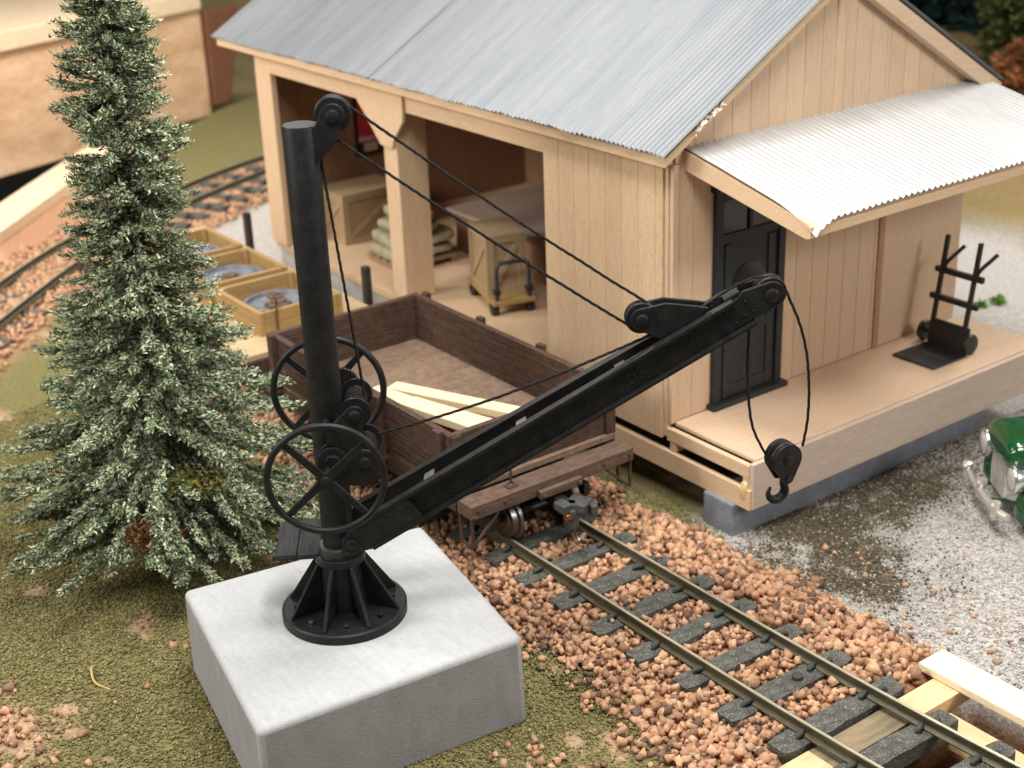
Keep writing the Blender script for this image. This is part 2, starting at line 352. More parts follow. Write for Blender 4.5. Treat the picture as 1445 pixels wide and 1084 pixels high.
# ------------------------------------------------------------------ loose stuff
def rot_mats(n):
    q = rng.normal(size=(n, 4)); q /= np.linalg.norm(q, axis=1)[:, None]; w, x, y, z = q.T
    return np.stack([np.stack([1 - 2 * (y * y + z * z), 2 * (x * y - z * w), 2 * (x * z + y * w)], 1),
                     np.stack([2 * (x * y + z * w), 1 - 2 * (x * x + z * z), 2 * (y * z - x * w)], 1),
                     np.stack([2 * (x * z - y * w), 2 * (y * z + x * w), 1 - 2 * (x * x + y * y)], 1)], 1)
PHI = (1 + 5 ** .5) / 2
ICO_V = np.array([(-1, PHI, 0), (1, PHI, 0), (-1, -PHI, 0), (1, -PHI, 0), (0, -1, PHI), (0, 1, PHI), (0, -1, -PHI), (0, 1, -PHI), (PHI, 0, -1), (PHI, 0, 1), (-PHI, 0, -1), (-PHI, 0, 1)]) / 1.9
ICO_F = np.array([(0, 11, 5), (0, 5, 1), (0, 1, 7), (0, 7, 10), (0, 10, 11), (1, 5, 9), (5, 11, 4), (11, 10, 2), (10, 7, 6), (7, 1, 8), (3, 9, 4), (3, 4, 2), (3, 2, 6), (3, 6, 8), (3, 8, 9), (4, 9, 5), (2, 4, 11), (6, 2, 10), (8, 6, 7), (9, 8, 1)])
OCT_V = np.array([(1, 0, 0), (-1, 0, 0), (0, 1, 0), (0, -1, 0), (0, 0, 1), (0, 0, -1)], float)
OCT_F = np.array([(0, 2, 4), (2, 1, 4), (1, 3, 4), (3, 0, 4), (2, 0, 5), (1, 2, 5), (3, 1, 5), (0, 3, 5)])
CUBE_V = np.array([(x, y, z) for z in (-1, 1) for y in (-1, 1) for x in (-1, 1)], float) * .66
CUBE_F = np.array([(0, 2, 3), (0, 3, 1), (4, 5, 7), (4, 7, 6), (0, 1, 5), (0, 5, 4), (2, 6, 7), (2, 7, 3), (0, 4, 6), (0, 6, 2), (1, 3, 7), (1, 7, 5)])
def scatter(name, P, R, m, shape='ico', jit=.28, flat=(.6, 1)):
    P = np.array(P); R = np.array(R); n = len(P)
    BV, BF = {'ico': (ICO_V, ICO_F), 'oct': (OCT_V, OCT_F), 'rock': (CUBE_V, CUBE_F)}[shape]; k = len(BV)
    V = (BV[None] * (1 + rng.uniform(-jit, jit, (n, k, 1))) + (rng.uniform(-.28, .28, (n, k, 3)) if shape == 'rock' else 0)) * rng.uniform(flat[0], flat[1], (n, 1, 3))
    V = np.einsum('nij,nkj->nki', rot_mats(n), V) * R[:, None, None] + P[:, None, :]
    F = BF[None] + (np.arange(n) * k)[:, None, None]
    o = fast_mesh(name, V.reshape(-1, 3), F.reshape(-1, 3), m); o['kind'] = 'stuff'; return o
TIE_X = [.36 + .56 * n for n in range(-3, 10)]
def on_tie(x, y, mrg=.0):
    return -.32 - mrg < y < 1.12 + mrg and any(abs(x - t) < .115 + mrg for t in TIE_X)
BLK = [(1.82, -3.83), (2.06, -1.54), (-.06, -1.13), (-.43, -3.38)]
def in_poly(x, y, P):
    c = False; j = len(P) - 1
    for i in range(len(P)):
        if (P[i][1] > y) != (P[j][1] > y) and x < (P[j][0] - P[i][0]) * (y - P[i][1]) / (P[j][1] - P[i][1]) + P[i][0]: c = not c
        j = i
    return c
P = []; R = []
for layer in range(3):
    g = .071
    for x in np.arange(-6.5, 4.6, g):
        for y in np.arange(-1.75, 2.45, g):
            xx = x + random.uniform(-.6, .6) * g; yy = y + random.uniform(-.6, .6) * g
            lim_l = -.80 + .16 * vn(xx, yy, 1.3, 5) - .30 * sst(2.5, 3.6, xx); lim_r = 1.70 + .22 * vn(xx, yy, 1.4, 9) + .18 * sst(.5, 2, xx)
            if xx < .5: lim_r = min(lim_r, 1.55 + .2 * vn(xx, 0, 2))
            d = min(yy - lim_l, lim_r - yy)
            p = sst(-.42 if yy < 0 else -.3, .16, d)
            if xx > 3.78 and -.45 < yy < 1.98: continue
            if xx > 3.55 and yy > 1.40: continue
            if layer and p < .8: p *= .4
            if random.random() > p * (1, .75, .5)[layer]: continue
            r = (random.uniform(.025, .046) if random.random() < .8 else random.uniform(.04, .06)) * (1.12 if yy > .9 else 1)
            zc = ground_z(xx, yy) + r * .45 + layer * .022
            if on_tie(xx, yy, .03):
                if random.random() < .955 or layer < 2: continue
                zc = .1 + r * .6
            if abs(yy) < .07 or abs(yy - .79) < .07:
                if zc + r > .11: zc = .1 - r
            if in_poly(xx, yy, [(1.95, -3.9), (2.2, -1.5), (-.05, -1.0), (-.55, -3.4)]): continue
            P.append((xx, yy, zc)); R.append(r)
# stray stones and a bare stony patch on the turf
for _ in range(70):
    x, y = random.uniform(-1.3, 3), random.uniform(-5.2, -1.2)
    if not in_poly(x, y, [(1.95, -3.95), (2.2, -1.5), (-.05, -1.0), (-.6, -3.4)]): P.append((x, y, ground_z(x, y) + .02)); R.append(random.uniform(.02, .045))
for _ in range(90):
    x, y = random.gauss(-.5, .36), random.gauss(-5.0, .16); P.append((x, y, ground_z(x, y) + .022)); R.append(random.uniform(.02, .05))
for _ in range(60):
    x, y = random.gauss(2.75, .5), random.gauss(-1.9, .25)
    if not in_poly(x, y, [(1.95, -3.95), (2.25, -1.5), (-.05, -1.0), (-.6, -3.4)]): P.append((x, y, ground_z(x, y) + .02)); R.append(random.uniform(.025, .055))
for _ in range(40):
    x, y = random.uniform(1.5, 4), random.uniform(2.0, 3.0); P.append((x, y, ground_z(x, y) + .015)); R.append(random.uniform(.015, .04))
tag(scatter('ballast', P, R, STONE, 'rock', jit=.12, flat=(.62, 1.2)), 'loose orange ballast stones around the dark ties of the straight track', 'ballast')
P = []; R = []
for i, p in enumerate(CURVE[:-1]):
    q = CURVE[i + 1]; t = (q - p).normalized(); nn = Vector((-t.y, t.x, 0))
    for _ in range(110 if p.y < 2 else 300):
        o = random.gauss(0, .5); w = p.lerp(q, random.random()) + nn * o
        if abs(o) < 1.15 and w.x > edge_x(w.y) + .3: P.append((w.x, w.y, ground_z(w.x, w.y) + random.uniform(.02, .06))); R.append(random.uniform(.03, .055))
tag(scatter('ballast', P, R, STONE), 'blurred orange ballast stones along the curved track at the left edge', 'ballast')
P = []; R = []
while len(P) < 100000:
    x, y = random.uniform(-7.2, 4.6), random.uniform(-5.9, -.45)
    if y > -1.0 and random.random() < sst(-1.0, -.55, y): continue
    if in_poly(x, y, BLK): continue
    bare = ground_kind(x, y)[4]
    if random.random() < bare * .93: continue
    if x > 2.2 and random.random() < .5 * sst(2.2, 3.4, x) * sst(-3, -1.5, y): continue
    cl_ = .5 + .5 * vn(x, y, 9, 1)
    P.append((x, y, ground_z(x, y) + .004 + .014 * random.random() * cl_ + (.03 * random.random() if y > -1.05 else 0))); R.append(random.uniform(.009, .021) * (.8 + .5 * cl_))
for _ in range(2600):
    x, y = random.uniform(-1.2, .75), random.gauss(1.83, .12); P.append((x, y, ground_z(x, y) + .01)); R.append(random.uniform(.012, .026))
tag(scatter('turf', P, R, TURF, 'oct', .35, (.5, 1)), 'short olive foam turf around the white crane block', 'turf')
P = []; R = []
while len(P) < 42000:
    x, y = random.uniform(.2, 6.5), random.uniform(1.7, 9.5)
    bal, ot, grit, oli_shade, bare, tan = ground_kind(x, y)
    if random.random() > grit * (1 - .9 * oli_shade): continue
    if x < .75 and y > 2.2 or (x > 3.5 and y < 2.15): continue
    P.append((x, y, ground_z(x, y) + .004)); R.append(random.uniform(.008, .024))
tag(scatter('gravel', P, R, GRIT, 'oct', .3), 'fine pale grey gravel of the yard in front of the loading deck', 'gravel')
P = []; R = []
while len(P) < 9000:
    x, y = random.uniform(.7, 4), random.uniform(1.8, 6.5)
    bal, ot, grit, oli_shade, bare, tan = ground_kind(x, y)
    if random.random() > oli_shade ** 1.5 or (x < .78 and y > 2.1): continue
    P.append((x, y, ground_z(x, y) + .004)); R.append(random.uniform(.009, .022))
tag(scatter('dirt_shade_crumbs', P, R, island_mat('dark_olive_dirt_shade', [(0, (.06, .048, .03)), (.6, (.13, .108, .065)), (1, (.24, .21, .15))], rough=.95, spec=.05), 'oct', .35), 'dark olive dirt patch with painted shade on the gravel in front of the deck', 'dirt')  # crumbs cover both the dirt and the painted sill shadow

# ------------------------------------------------------------------ track
def rail_builder(path, w=.040, h0=.1, h1=.2):
    sec = [(-.05, h0), (.05, h0), (.05, h0 + .012), (.012, h0 + .03), (.010, h1 - .03), (w / 2, h1 - .022), (w / 2, h1 - .004), (w / 2 - .006, h1), (-w / 2 + .006, h1), (-w / 2, h1 - .004), (-w / 2, h1 - .022), (-.010, h1 - .03), (-.012, h0 + .03), (-.05, h0 + .012)]
    b = B(); n = len(sec); vs = []; fs = []
    for i, p in enumerate(path):
        t = (path[min(i + 1, len(path) - 1)] - path[max(i - 1, 0)]).normalized(); nn = Vector((-t.y, t.x, 0))
        vs += [p + nn * a + Vector((0, 0, z)) for a, z in sec]
    for i in range(len(path) - 1):
        for k in range(n): fs.append((i * n + k, i * n + (k + 1) % n, (i + 1) * n + (k + 1) % n, (i + 1) * n + k))
    fs += [tuple(range(n)), tuple(range((len(path) - 1) * n, len(path) * n))]
    return b.add(vs, fs), n
def rail(path, label, group):
    b, n = rail_builder(path); o = b.build('rail', [RAILM, RAILTOP])
    for p in o.data.polygons:
        if p.normal.z > .9 and p.center.z > .15: p.material_index = 1
    return tag(o, label, 'rail', group)
def bend(x): return .0 if x < 2.6 else .012 * (x - 2.6) ** 2
for yy, lb in ((0, 'long straight olive brown rail nearer the crane block'), (.79, 'long straight olive brown rail nearer the wooden depot')):
    rail([Vector((x, yy + bend(x) + .004 * vn(x, yy, .7), 0)) for x in np.arange(-10.5, 8.3, .35)], lb, 'rails of the straight track')
for off, lb in ((-.395, 'blurred rail on the inside of the far curved track'), (.395, 'blurred rail on the outside of the far curved track')):
    pth = []
    for i, p in enumerate(CURVE):
        t = (CURVE[min(i + 1, len(CURVE) - 1)] - CURVE[max(i - 1, 0)]).normalized(); pth.append(p + Vector((-t.y, t.x, 0)) * off)
    rail(pth, lb, 'rails of the curved track')
def tie_mesh(w, l, seed):
    r = random.Random(seed); b = B(); vs = []; fs = []; nx, ny = 4, 14
    for j in range(ny + 1):
        for i in range(nx + 1):
            x = (i / nx - .5) * w; y = (j / ny - .5) * l
            if j in (0, ny): x *= .86
            vs.append((x + r.uniform(-.007, .007), y + r.uniform(-.012, .012), .1 + r.uniform(-.006, .003) - (.008 if i in (0, nx) else 0)))
    for j in range(ny):
        for i in range(nx): a = j * (nx + 1) + i; fs.append((a, a + 1, a + nx + 2, a + nx + 1))
    n0 = len(vs); bor = [i for i in range(nx + 1)] + [j * (nx + 1) + nx for j in range(1, ny + 1)] + [ny * (nx + 1) + i for i in range(nx - 1, -1, -1)] + [j * (nx + 1) for j in range(ny - 1, 0, -1)]
    for q in bor: vs.append((vs[q][0] * 1.02, vs[q][1] * 1.004, -.06))
    for k in range(len(bor)): l_ = (k + 1) % len(bor); fs.append((bor[k], n0 + k, n0 + l_, bor[l_]))
    return b.add(vs, fs)
def make_spike(par, x, y):
    b = B(); s = random.uniform(-.015, .015)
    b.tube([(x + s, y - .052, .112), (x + s, y - .03, .128), (x, y + .01, .133), (x - s, y + .045, .124), (x - s, y + .06, .112)], [.018, .026, .029, .026, .016], 8)
    return b.build('spike', SPIKE, par, smooth=50, local=True)
for k, x in enumerate(TIE_X):
    n = k - 3
    lb = ('dark tie beneath the brown wagon, ' + ('under the coupler' if n == -1 else ['furthest back in the shade', 'between the far and the coupler ties'][n + 3] if n < -1 else '')) if n < 0 else f'speckled dark tie of the straight track, {ORDN[n]} in front of the wagon'
    t = thing('railway_tie', (x, .395 + random.uniform(-.03, .03) + bend(x), 0), lb, 'railway tie', 'ties of the straight track', rz=random.uniform(-.03, .03))
    if n == 6: ORDN_NOTE = True
    tie_mesh(.215 + random.uniform(-.012, .012), 1.42 + random.uniform(-.06, .06), k).build('sleeper_timber', TIE, t, local=True)
    make_spike(t, random.uniform(-.02, .02), -.395 - .075); make_spike(t, random.uniform(-.02, .02), .395 - .075)
    if n >= 0: make_spike(t, .03, .395 + .085)
    if n == 5: B().lathe((0.01, .13, .09), (0.01, .13, .142), [(0, 0), (0, .05), (.8, .05), (1, .036), (1, 0)], 14).build('spike', SPIKE, t, smooth=50, local=True)
acc = 0; last = None; cnt = 0; proto = None
for i in range(8, len(CURVE) - 24):
    p = CURVE[i]; q = CURVE[i + 1]
    seg = (q - p).length
    while acc < seg and cnt < 20:
        c = p.lerp(q, acc / seg); t = (q - p).normalized()
        lb = f'blurred dark tie of the far curved track, {ORDN[cnt]} from the left edge'
        if proto is None:
            proto = thing('railway_tie', c, lb, 'railway tie', 'ties of the curved track'); tie_mesh(.24, 1.5, 99).build('sleeper_timber', TIE, proto, local=True); o = proto
        else: o = copy_tree(proto, c, lb)
        o.rotation_euler.z = math.atan2(t.y, t.x); o.location.z = -.045 if cnt < 7 else -.15; cnt += 1; acc += .62
    acc -= seg

# planks and cross timber at the end of the ballast
tag(B().box(3.70, 7.6, 1.46, 1.79, .055, .135).build('wooden_plank', WHITEPL, bevel=.012), 'cream wooden plank lying flat on the cross timber at the lower right', 'plank', 'loose planks by the track end')
STAINED = wood('stained_timber', (.13, .12, .075), (.30, .22, .13), 'y', scale=2, squeeze=7)
ct = B().box(3.86, 4.13, -.72, -.08, -.09, .052).box(3.862, 4.128, -.08, .86, -.088, .050).box(3.86, 4.13, .86, 1.84, -.09, .052).build('cross_timber', [BAREPY, STAINED], bevel=.006)
for p in ct.data.polygons:
    if -.07 < p.center.y < .85: p.material_index = 1
tag(ct, 'bare wooden cross timber passing under both rails at the end of the ballast', 'timber')
tag(B().box(4.16, 7.6, 1.0, 1.32, -.15, -.06).build('wooden_plank', BAREPL, bevel=.012), 'tan wooden plank lying low beside the rail under the black tie ends', 'plank', 'loose planks by the track end')
tag(B().box(4.14, 7.6, -.62, -.33, -.15, -.06).build('wooden_plank', BAREPL, bevel=.012), 'tan wooden plank low on the near side of the rails at the bottom edge', 'plank', 'loose planks by the track end')

# ------------------------------------------------------------------ crane block
b = B(); vs = []
for z, g in ((.83, .0), (.0, .012)):
    cx = sum(p[0] for p in BLK) / 4; cy = sum(p[1] for p in BLK) / 4
    vs += [(cx + (x - cx) * (1 + g), cy + (y - cy) * (1 + g), z if z else -.02) for x, y in BLK]
b.add(vs, [(0, 1, 2, 3), (7, 6, 5, 4), (0, 4, 5, 1), (1, 5, 6, 2), (2, 6, 7, 3), (3, 7, 4, 0)])
SIDE_SHADE = mat('grey_side_shade', (.30, .30, .313), (.345, .345, .357), scale=3, stretch=(2, 2, 1), rough=.75, bump=.35, bscale=7, bstretch=(3, 3, 26), fine=.05, fscale=30, spec=.25, spots=((.26, .25, .25), 50, .72))  # grey stands in for shade on the block's side faces; saw marks are texture
blk = b.build('concrete_block', [PAINT, SIDE_SHADE], bevel=.055, smooth=60, seg=5)
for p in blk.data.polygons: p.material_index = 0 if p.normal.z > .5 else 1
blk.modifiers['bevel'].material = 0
tag(blk, 'white painted square concrete block carrying the black crane', 'concrete block')

# ------------------------------------------------------------------ crane  (local: x along the boom, y away from the camera, z up)
AZ = rad(57)
crane = thing('jib_crane', (.79, -2.46, .83), 'black hand operated jib crane with two wheels bolted on the white block', 'crane', rz=AZ)
OZ = .83
def C(s, a, z): return (s, -a, z - OZ)
def side(s, z, a): return C(s, a, z)
b = B(); b.lathe(C(0, 0, .83), C(0, 0, .93), [(0, 0), (0, .525), (.72, .525), (.85, .51), (.86, .47), (1, .20), (1, 0)], 64)
base = b.build('base_flange', IRON, crane, local=True, smooth=30)
for k in range(8):
    a = rad(-85 + 22.5 - 45 * k); ca, sa = cos(a), sin(a)
    fn = lambda r, z, d, ca=ca, sa=sa: (r * ca - d * sa, r * sa + d * ca, z - OZ)
    B().prism([(.15, .92), (.475, .905), (.485, .925), (.215, 1.355), (.15, 1.355)], fn, -.0165, .0165).build('gusset', IRON, crane, local=True, bevel=.006)
    a2 = a + rad(22.5); p = (.40 * cos(a2), .40 * sin(a2))
    bb = B(); bb.obox((p[0], p[1], .912 - OZ), (.07, .07, .012), Matrix.Rotation(a2, 3, 'Z')); bb.lathe((p[0], p[1], .915 - OZ), (p[0], p[1], .95 - OZ), [(0, .026), (.8, .026), (1, .016), (1, 0)], 6)
    bb.build('bolt', IRONL if k == 2 else IRON, crane, local=True)
B().lathe(C(0, 0, .92), C(0, 0, 1.40), [(0, .215), (.1, .20), (1, .178)], 40).build('pedestal', IRON, crane, local=True, smooth=True)
B().lathe(C(0, 0, 1.345), C(0, 0, 1.415), [(0, 0), (0, .2), (.1, .21), (.9, .21), (1, .2), (1, 0)], 48).build('collar', IRON, crane, local=True, smooth=30)
B().lathe(C(0, 0, 1.415), C(0, 0, 1.50), [(0, 0), (0, .168), (.9, .168), (1, .155), (1, 0)], 48).build('collar', IRONL, crane, local=True, smooth=30)
B().lathe(C(0, 0, 1.40), C(0, 0, 4.99), [(0, .13), (.3, .132), (.6, .13), (.997, .13), (1, .126), (1, 0)], 48).build('mast', IRON, crane, local=True, smooth=30)
# head bracket and pulley
HP = (.25, 5.057)
hpoly = arcpts(*HP, .09, 150, -40, 12) + [(.262, 4.862), (.06, 4.655), (.06, 4.985), (.118, 4.99)]
for a in (.052, -.088):
    br = B().prism(hpoly, side, a, a + .036).build('head_bracket', IRON, crane, local=True, bevel=.006)
    B().lathe(C(*HP[:1], a + (.036 if a > 0 else 0), HP[1]), C(HP[0], a + (.062 if a > 0 else -.026), HP[1]), [(0, .05), (.7, .05), (1, .036), (1, 0)], 24).build('pin', IRON, br, local=True, smooth=40)
def sheave(par, s, z, a0, a1, r, name='pulley'):
    return B().lathe(C(s, a0, z), C(s, a1, z), [(0, 0), (0, r * .35), (.0, r * .94), (.08, r), (.2, r), (.5, r * .74), (.8, r), (.92, r), (1, r * .94), (1, r * .35), (1, 0)], 40).build(name, IRON, par, local=True, smooth=30)
sheave(crane, *HP, -.046, .046, .136)
# boom
TH = math.atan2(1.91, 3.405); cT, sT = cos(TH), sin(TH); FS, FZ = .125, 1.58
def UV(u, v): return (FS + u * cT - v * sT, FZ + u * sT + v * cT)
def wid(u): return .165 - .075 * u / 3.7
def boom_beam(sg):
    b = B(); u0, u1 = .12, 3.70
    def strip(v0, v1, a0, a1, u0=u0, u1=u1):   # a measured outward from the centre line, tapering in plan
        vs = []
        for u in (u0, u1):
            for v, a in ((v0, a0), (v0, a1), (v1, a1), (v1, a0)):
                s, z = UV(u, v); vs.append(C(s, sg * (wid(u) + a), z))
        b.add(vs, [(0, 1, 2, 3), (7, 6, 5, 4), (0, 4, 5, 1), (1, 5, 6, 2), (2, 6, 7, 3), (3, 7, 4, 0)])
    strip(-.108, .108, -.028, 0, u1=3.5)
    strip(.108, .138, -.030, .058, u1=3.62)
    strip(-.138, -.108, -.030, .058)
    g = b
    for uc in (.86, 1.76, 2.66):
        for dv in (-.045, 0, .045):
            for du in ((-.045, .045) if dv else (-.06, .0, .06)):
                s, z = UV(uc + du, dv); g.lathe(C(s, sg * wid(uc), z), C(s, sg * (wid(uc) + .014), z), [(0, .012), (.6, .011), (1, 0)], 8)
    for uc in (3.02, 3.1, 3.18, 3.26):
        s, z = UV(uc, .02 + .02 * ((uc * 100) % 3)); g.lathe(C(s, sg * wid(uc), z), C(s, sg * (wid(uc) + .014), z), [(0, .012), (.6, .011), (1, 0)], 8)
    b.build('boom_beam', IRON, crane, local=True, bevel=.004)
    foot = [UV(*p) for p in arcpts(0, 0, .085, 100, 262, 12)] + [UV(.16, -.142), UV(.62, -.142), UV(.60, .10), UV(.40, .142), UV(.14, .142)]
    g = B().prism(foot, side, sg * .17, sg * .205)
    for uu, vv in ((.3, .06), (.4, .06), (.5, .06), (.3, -.04), (.4, -.06), (.5, -.06)):
        s, z = UV(uu, vv); g.lathe(C(s, sg * .205, z), C(s, sg * .217, z), [(0, .011), (1, 0)], 8)
    fp = g.build('foot_plate', IRON, crane, local=True, bevel=.004)
    B().lathe(C(FS, sg * .205, FZ), C(FS, sg * .235, FZ), [(0, .05), (.6, .05), (1, .035), (1, 0)], 24).build('pin', IRON, fp, local=True, smooth=40)
    tip = [UV(3.44, .118), UV(3.44, -.10), UV(3.62, -.10)] + [UV(3.904 + p[0], p[1]) for p in arcpts(0, 0, .105, -75, 70, 14)] + [UV(3.72, .148), UV(3.66, .118)]
    a = sg * .098; g = B().prism(tip, side, sg * .062 + (.0 if sg > 0 else -.036), sg * .062 + (.036 if sg > 0 else 0))
    for uu, vv in ((3.52, .06), (3.6, .075), (3.56, -.05), (3.64, -.03), (3.72, -.035), (3.7, .07)):
        s, z = UV(uu, vv); g.lathe(C(s, a, z), C(s, a + sg * .013, z), [(0, .012), (.6, .011), (1, 0)], 8)
    tp = g.build('tip_plate', IRON, crane, local=True, bevel=.004)
    s, z = UV(3.904, 0)
    B().lathe(C(s, a, z), C(s, a + sg * .028, z), [(0, .055), (.6, .055), (1, .04), (1, 0)], 24).build('pin', IRON, tp, local=True, smooth=40)
    LP = (2.515, 3.335)
    lug = arcpts(*LP, .092, 250, 95, 14) + [(2.70, 3.462), (2.94, 3.425), (3.04, 3.405), (2.95, 3.325), (2.66, 3.165)]
    la = .048 if sg > 0 else -.080
    lg = B().prism(lug, side, la, la + .032).build('luffing_plate', IRON, crane, local=True, bevel=.006)
    a = la + (.032 if sg > 0 else 0)
    B().lathe(C(LP[0], a, LP[1]), C(LP[0], a + sg * .028, LP[1]), [(0, .05), (.6, .05), (1, .036), (1, 0)], 24).build('pin', IRON, lg, local=True, smooth=40)
boom_beam(1); boom_beam(-1)
sheave(crane, *UV(3.904, 0), -.055, .055, .13); sheave(crane, 2.515, 3.335, -.042, .042, .128)
for uc in (.80, 1.68, 2.60):                                       # flat tie straps between the two beams
    b = B(); vs = []
    for u in (uc - .045, uc + .045):
        for v in (.070, .085):
            for a in (-.9, .99): s, z = UV(u, v + (.03 if a > 0 else 0)); vs.append(C(s, a * (wid(u) - .03), z))
    b.add(vs, [(0, 1, 3, 2), (4, 6, 7, 5), (0, 4, 5, 1), (2, 3, 7, 6), (0, 2, 6, 4), (1, 5, 7, 3)]).build('tie_strap', mat('grey_strap_sheen', (.10, .10, .104), (.15, .15, .155), scale=14, rough=.45, bump=.1), crane, local=True)  # lighter grey paints in the sheen the straps reflect
b = B()
for (u, v) in ((3.62, .09),): s, z = UV(u, v); b.prism([UV(3.56, .06), UV(3.70, .06), UV(3.70, .15), UV(3.56, .15)], side, -.06, .06)
b.build('spacer', IRON, crane, local=True, bevel=.006)
# winches
DU = (.235, 2.74); DL = (.285, 2.335)
for sg, a in ((1, .215), (-1, -.245)):
    up_ = [(.0, 2.62)] + arcpts(*DU, .075, 135, -20, 10) + [(.27, 2.50), (.0, 2.40)]
    p1 = B().prism(up_, side, a, a + .03).build('winch_plate', IRON, crane, local=True, bevel=.005)
    lo_ = [(-.09, 2.40)] + arcpts(.02, 2.42, .085, 140, 60, 8) + arcpts(*DL, .10, 70, 0, 8) + [(.38, 2.13), (.04, 2.13), (-.09, 2.25)]
    p2 = B().prism(lo_, side, a, a + .03).build('winch_plate', IRON, crane, local=True, bevel=.005)
    aa = a + (.03 if sg > 0 else 0)
    for (s, z), pp in ((DU, p1), (DL, p2)):
        B().lathe(C(s, aa, z), C(s, aa + sg * .03, z), [(0, .045), (.6, .045), (1, .03), (1, 0)], 20).build('pin', IRON, pp, local=True, smooth=40)
for (s, z) in (DU, DL):
    d = B(); n = 9
    prof = [(0, 0), (0, .128), (.045, .128), (.06, .06)]
    for k in range(n): prof += [(.10 + .8 * k / n, .074), (.10 + .8 * (k + .5) / n, .088)]
    prof += [(.9, .074), (.94, .06), (.955, .128), (1, .128), (1, 0)]
    d.lathe(C(s, .205, z), C(s, -.205, z), prof, 40); dr = d.build('drum', IRON, crane, local=True, smooth=30)
    w = B(); w.tube([C(s + .085 * cos(k * .5), .15 - .3 * k / 112 + .004 * sin(k * 1.3), z + .085 * sin(k * .5)) for k in range(113)], .0105, 6); w.build('wound_rope', ROPE, dr, local=True, smooth=True)
def gear(s, z, a0, a1, r, n=28):
    pts = []
    for k in range(n * 2): rr = r if k % 2 else r * .93; pts.append((s + rr * cos(pi * k / n), z + rr * sin(pi * k / n)))
    g = B().prism(pts, side, a0, a1).build('gear', IRON, crane, local=True)
    B().lathe(C(s, a1 if a0 > 0 else a0, z), C(s, (a1 + .03) if a0 > 0 else a0 - .03, z), [(0, r * .55), (1, r * .5), (1, 0)], 24).build('gear_hub', IRON, g, local=True, smooth=30)
gear(.04, 2.37, .262, .30, .125); gear(.12, 2.79, -.31, -.275, .14)
B().cyl(C(.0, .5, 2.33), C(.0, -.27, 2.33), .026, n=16).build('shaft', IRON, crane, local=True, smooth=40)
B().cyl(C(.0, .26, 2.655), C(.0, -.5, 2.655), .026, n=16).build('shaft', IRON, crane, local=True, smooth=40)
B().box(.09, .19, -.2, .2, 2.42 - OZ, 2.60 - OZ).build('winch_block', IRON, crane, local=True, bevel=.01)
B().box(.09, .2, -.2, .2, 2.13 - OZ, 2.24 - OZ).build('winch_block', IRON, crane, local=True, bevel=.01)
def handwheel(s, z, a, r, ph, sg):
    h = B().lathe(C(s, a - .045, z), C(s, a + .045, z), [(0, 0), (0, .05), (.3, .062), (.7, .062), (.75, .035), (1, .03), (1, 0)] if sg > 0 else [(0, 0), (0, .03), (.25, .035), (.3, .062), (.7, .062), (1, .05), (1, 0)], 24).build('handwheel', IRON, crane, local=True, smooth=30)
    B().tube([C(s + r * cos(2 * pi * k / 72), a, z + r * sin(2 * pi * k / 72)) for k in range(72)], .0285, 10, True).build('rim', IRON, h, local=True, smooth=True)
    for k in range(4):
        t = ph + k * pi / 2; b = B()
        d = (cos(t), sin(t)); pts = []
        for rr, w in ((.03, .034), (r, .024)):
            for aa in (-.014, .014):
                for ww in (-w, w): pts.append(C(s + d[0] * rr - d[1] * ww, a + aa, z + d[1] * rr + d[0] * ww))
        b.add(pts, [(0, 1, 3, 2), (4, 6, 7, 5), (0, 4, 5, 1), (2, 3, 7, 6), (0, 2, 6, 4), (1, 5, 7, 3)]).build('spoke', IRON, h, local=True, bevel=.005)
handwheel(-.009, 2.329, .5, .452, rad(43), 1); handwheel(-.01, 2.656, -.5, .452, rad(47), -1)
# operator step
for k, (s0, s1) in enumerate(((-.53, -.355), (-.345, -.165))):
    B().box(s0, s1, -.05 - .012 * k, .55 + .01 * k, 1.385 - OZ, 1.43 - OZ).build('step_plank', wood('grey_black_plank', (.022, .022, .024), (.06, .06, .062), 'y', bump=.9, scale=4, squeeze=14), crane, local=True, bevel=.006)
B().box(-.56, .02, .02, .09, 1.345 - OZ, 1.384 - OZ).build('step_bracket', IRON, crane, local=True)
B().box(-.56, .02, .34, .41, 1.345 - OZ, 1.384 - OZ).build('step_bracket', IRON, crane, local=True)
B().box(-.18, .02, .05, .38, 1.30 - OZ, 1.344 - OZ).build('step_bracket', IRON, crane, local=True)
# ropes (wrap round the pulleys)
def sag(p, q, d, n=10): return [(p[0] + (q[0] - p[0]) * i / n, p[1] + (q[1] - p[1]) * i / n - d * 4 * (i / n) * (1 - i / n)) for i in range(n + 1)]
def rope(pts, r=.0108):
    P3 = [Vector(C(p[0], p[2] if len(p) > 2 else 0, p[1])) for p in pts]; D = [P3[0]]
    for a, b in zip(P3, P3[1:]):                                     # even steps, slight wobble
        m_ = max(1, int((b - a).length / .016)); D += [a.lerp(b, (k + 1) / m_) for k in range(m_)]
    D = [p + Vector((0, .006 * noise.noise(p * 2.2), .006 * noise.noise(p * 2.7 + Vector((5, 1, 2))))) for p in D]
    bb = B(); S3 = [[], [], []]
    for i, p in enumerate(D):
        t = (D[min(i + 1, len(D) - 1)] - D[max(i - 1, 0)]).normalized(); u = Vector((0, 1, 0)); u = (u - t * u.dot(t)).normalized(); w = t.cross(u)
        for k in range(3): a = i * .42 + k * 2.0944; S3[k].append(p + (u * cos(a) + w * sin(a)) * r * .55)
    for q in S3: bb.tube(q, r * .62, 6)
    return bb.build('rope', ROPE, crane, local=True, smooth=60)
rope(arcpts(*HP, .112, 200, 58, 10) + sag((.385, 5.095), (2.56, 3.452), .03) + arcpts(2.515, 3.335, .105, 60, -120, 12)[:4])
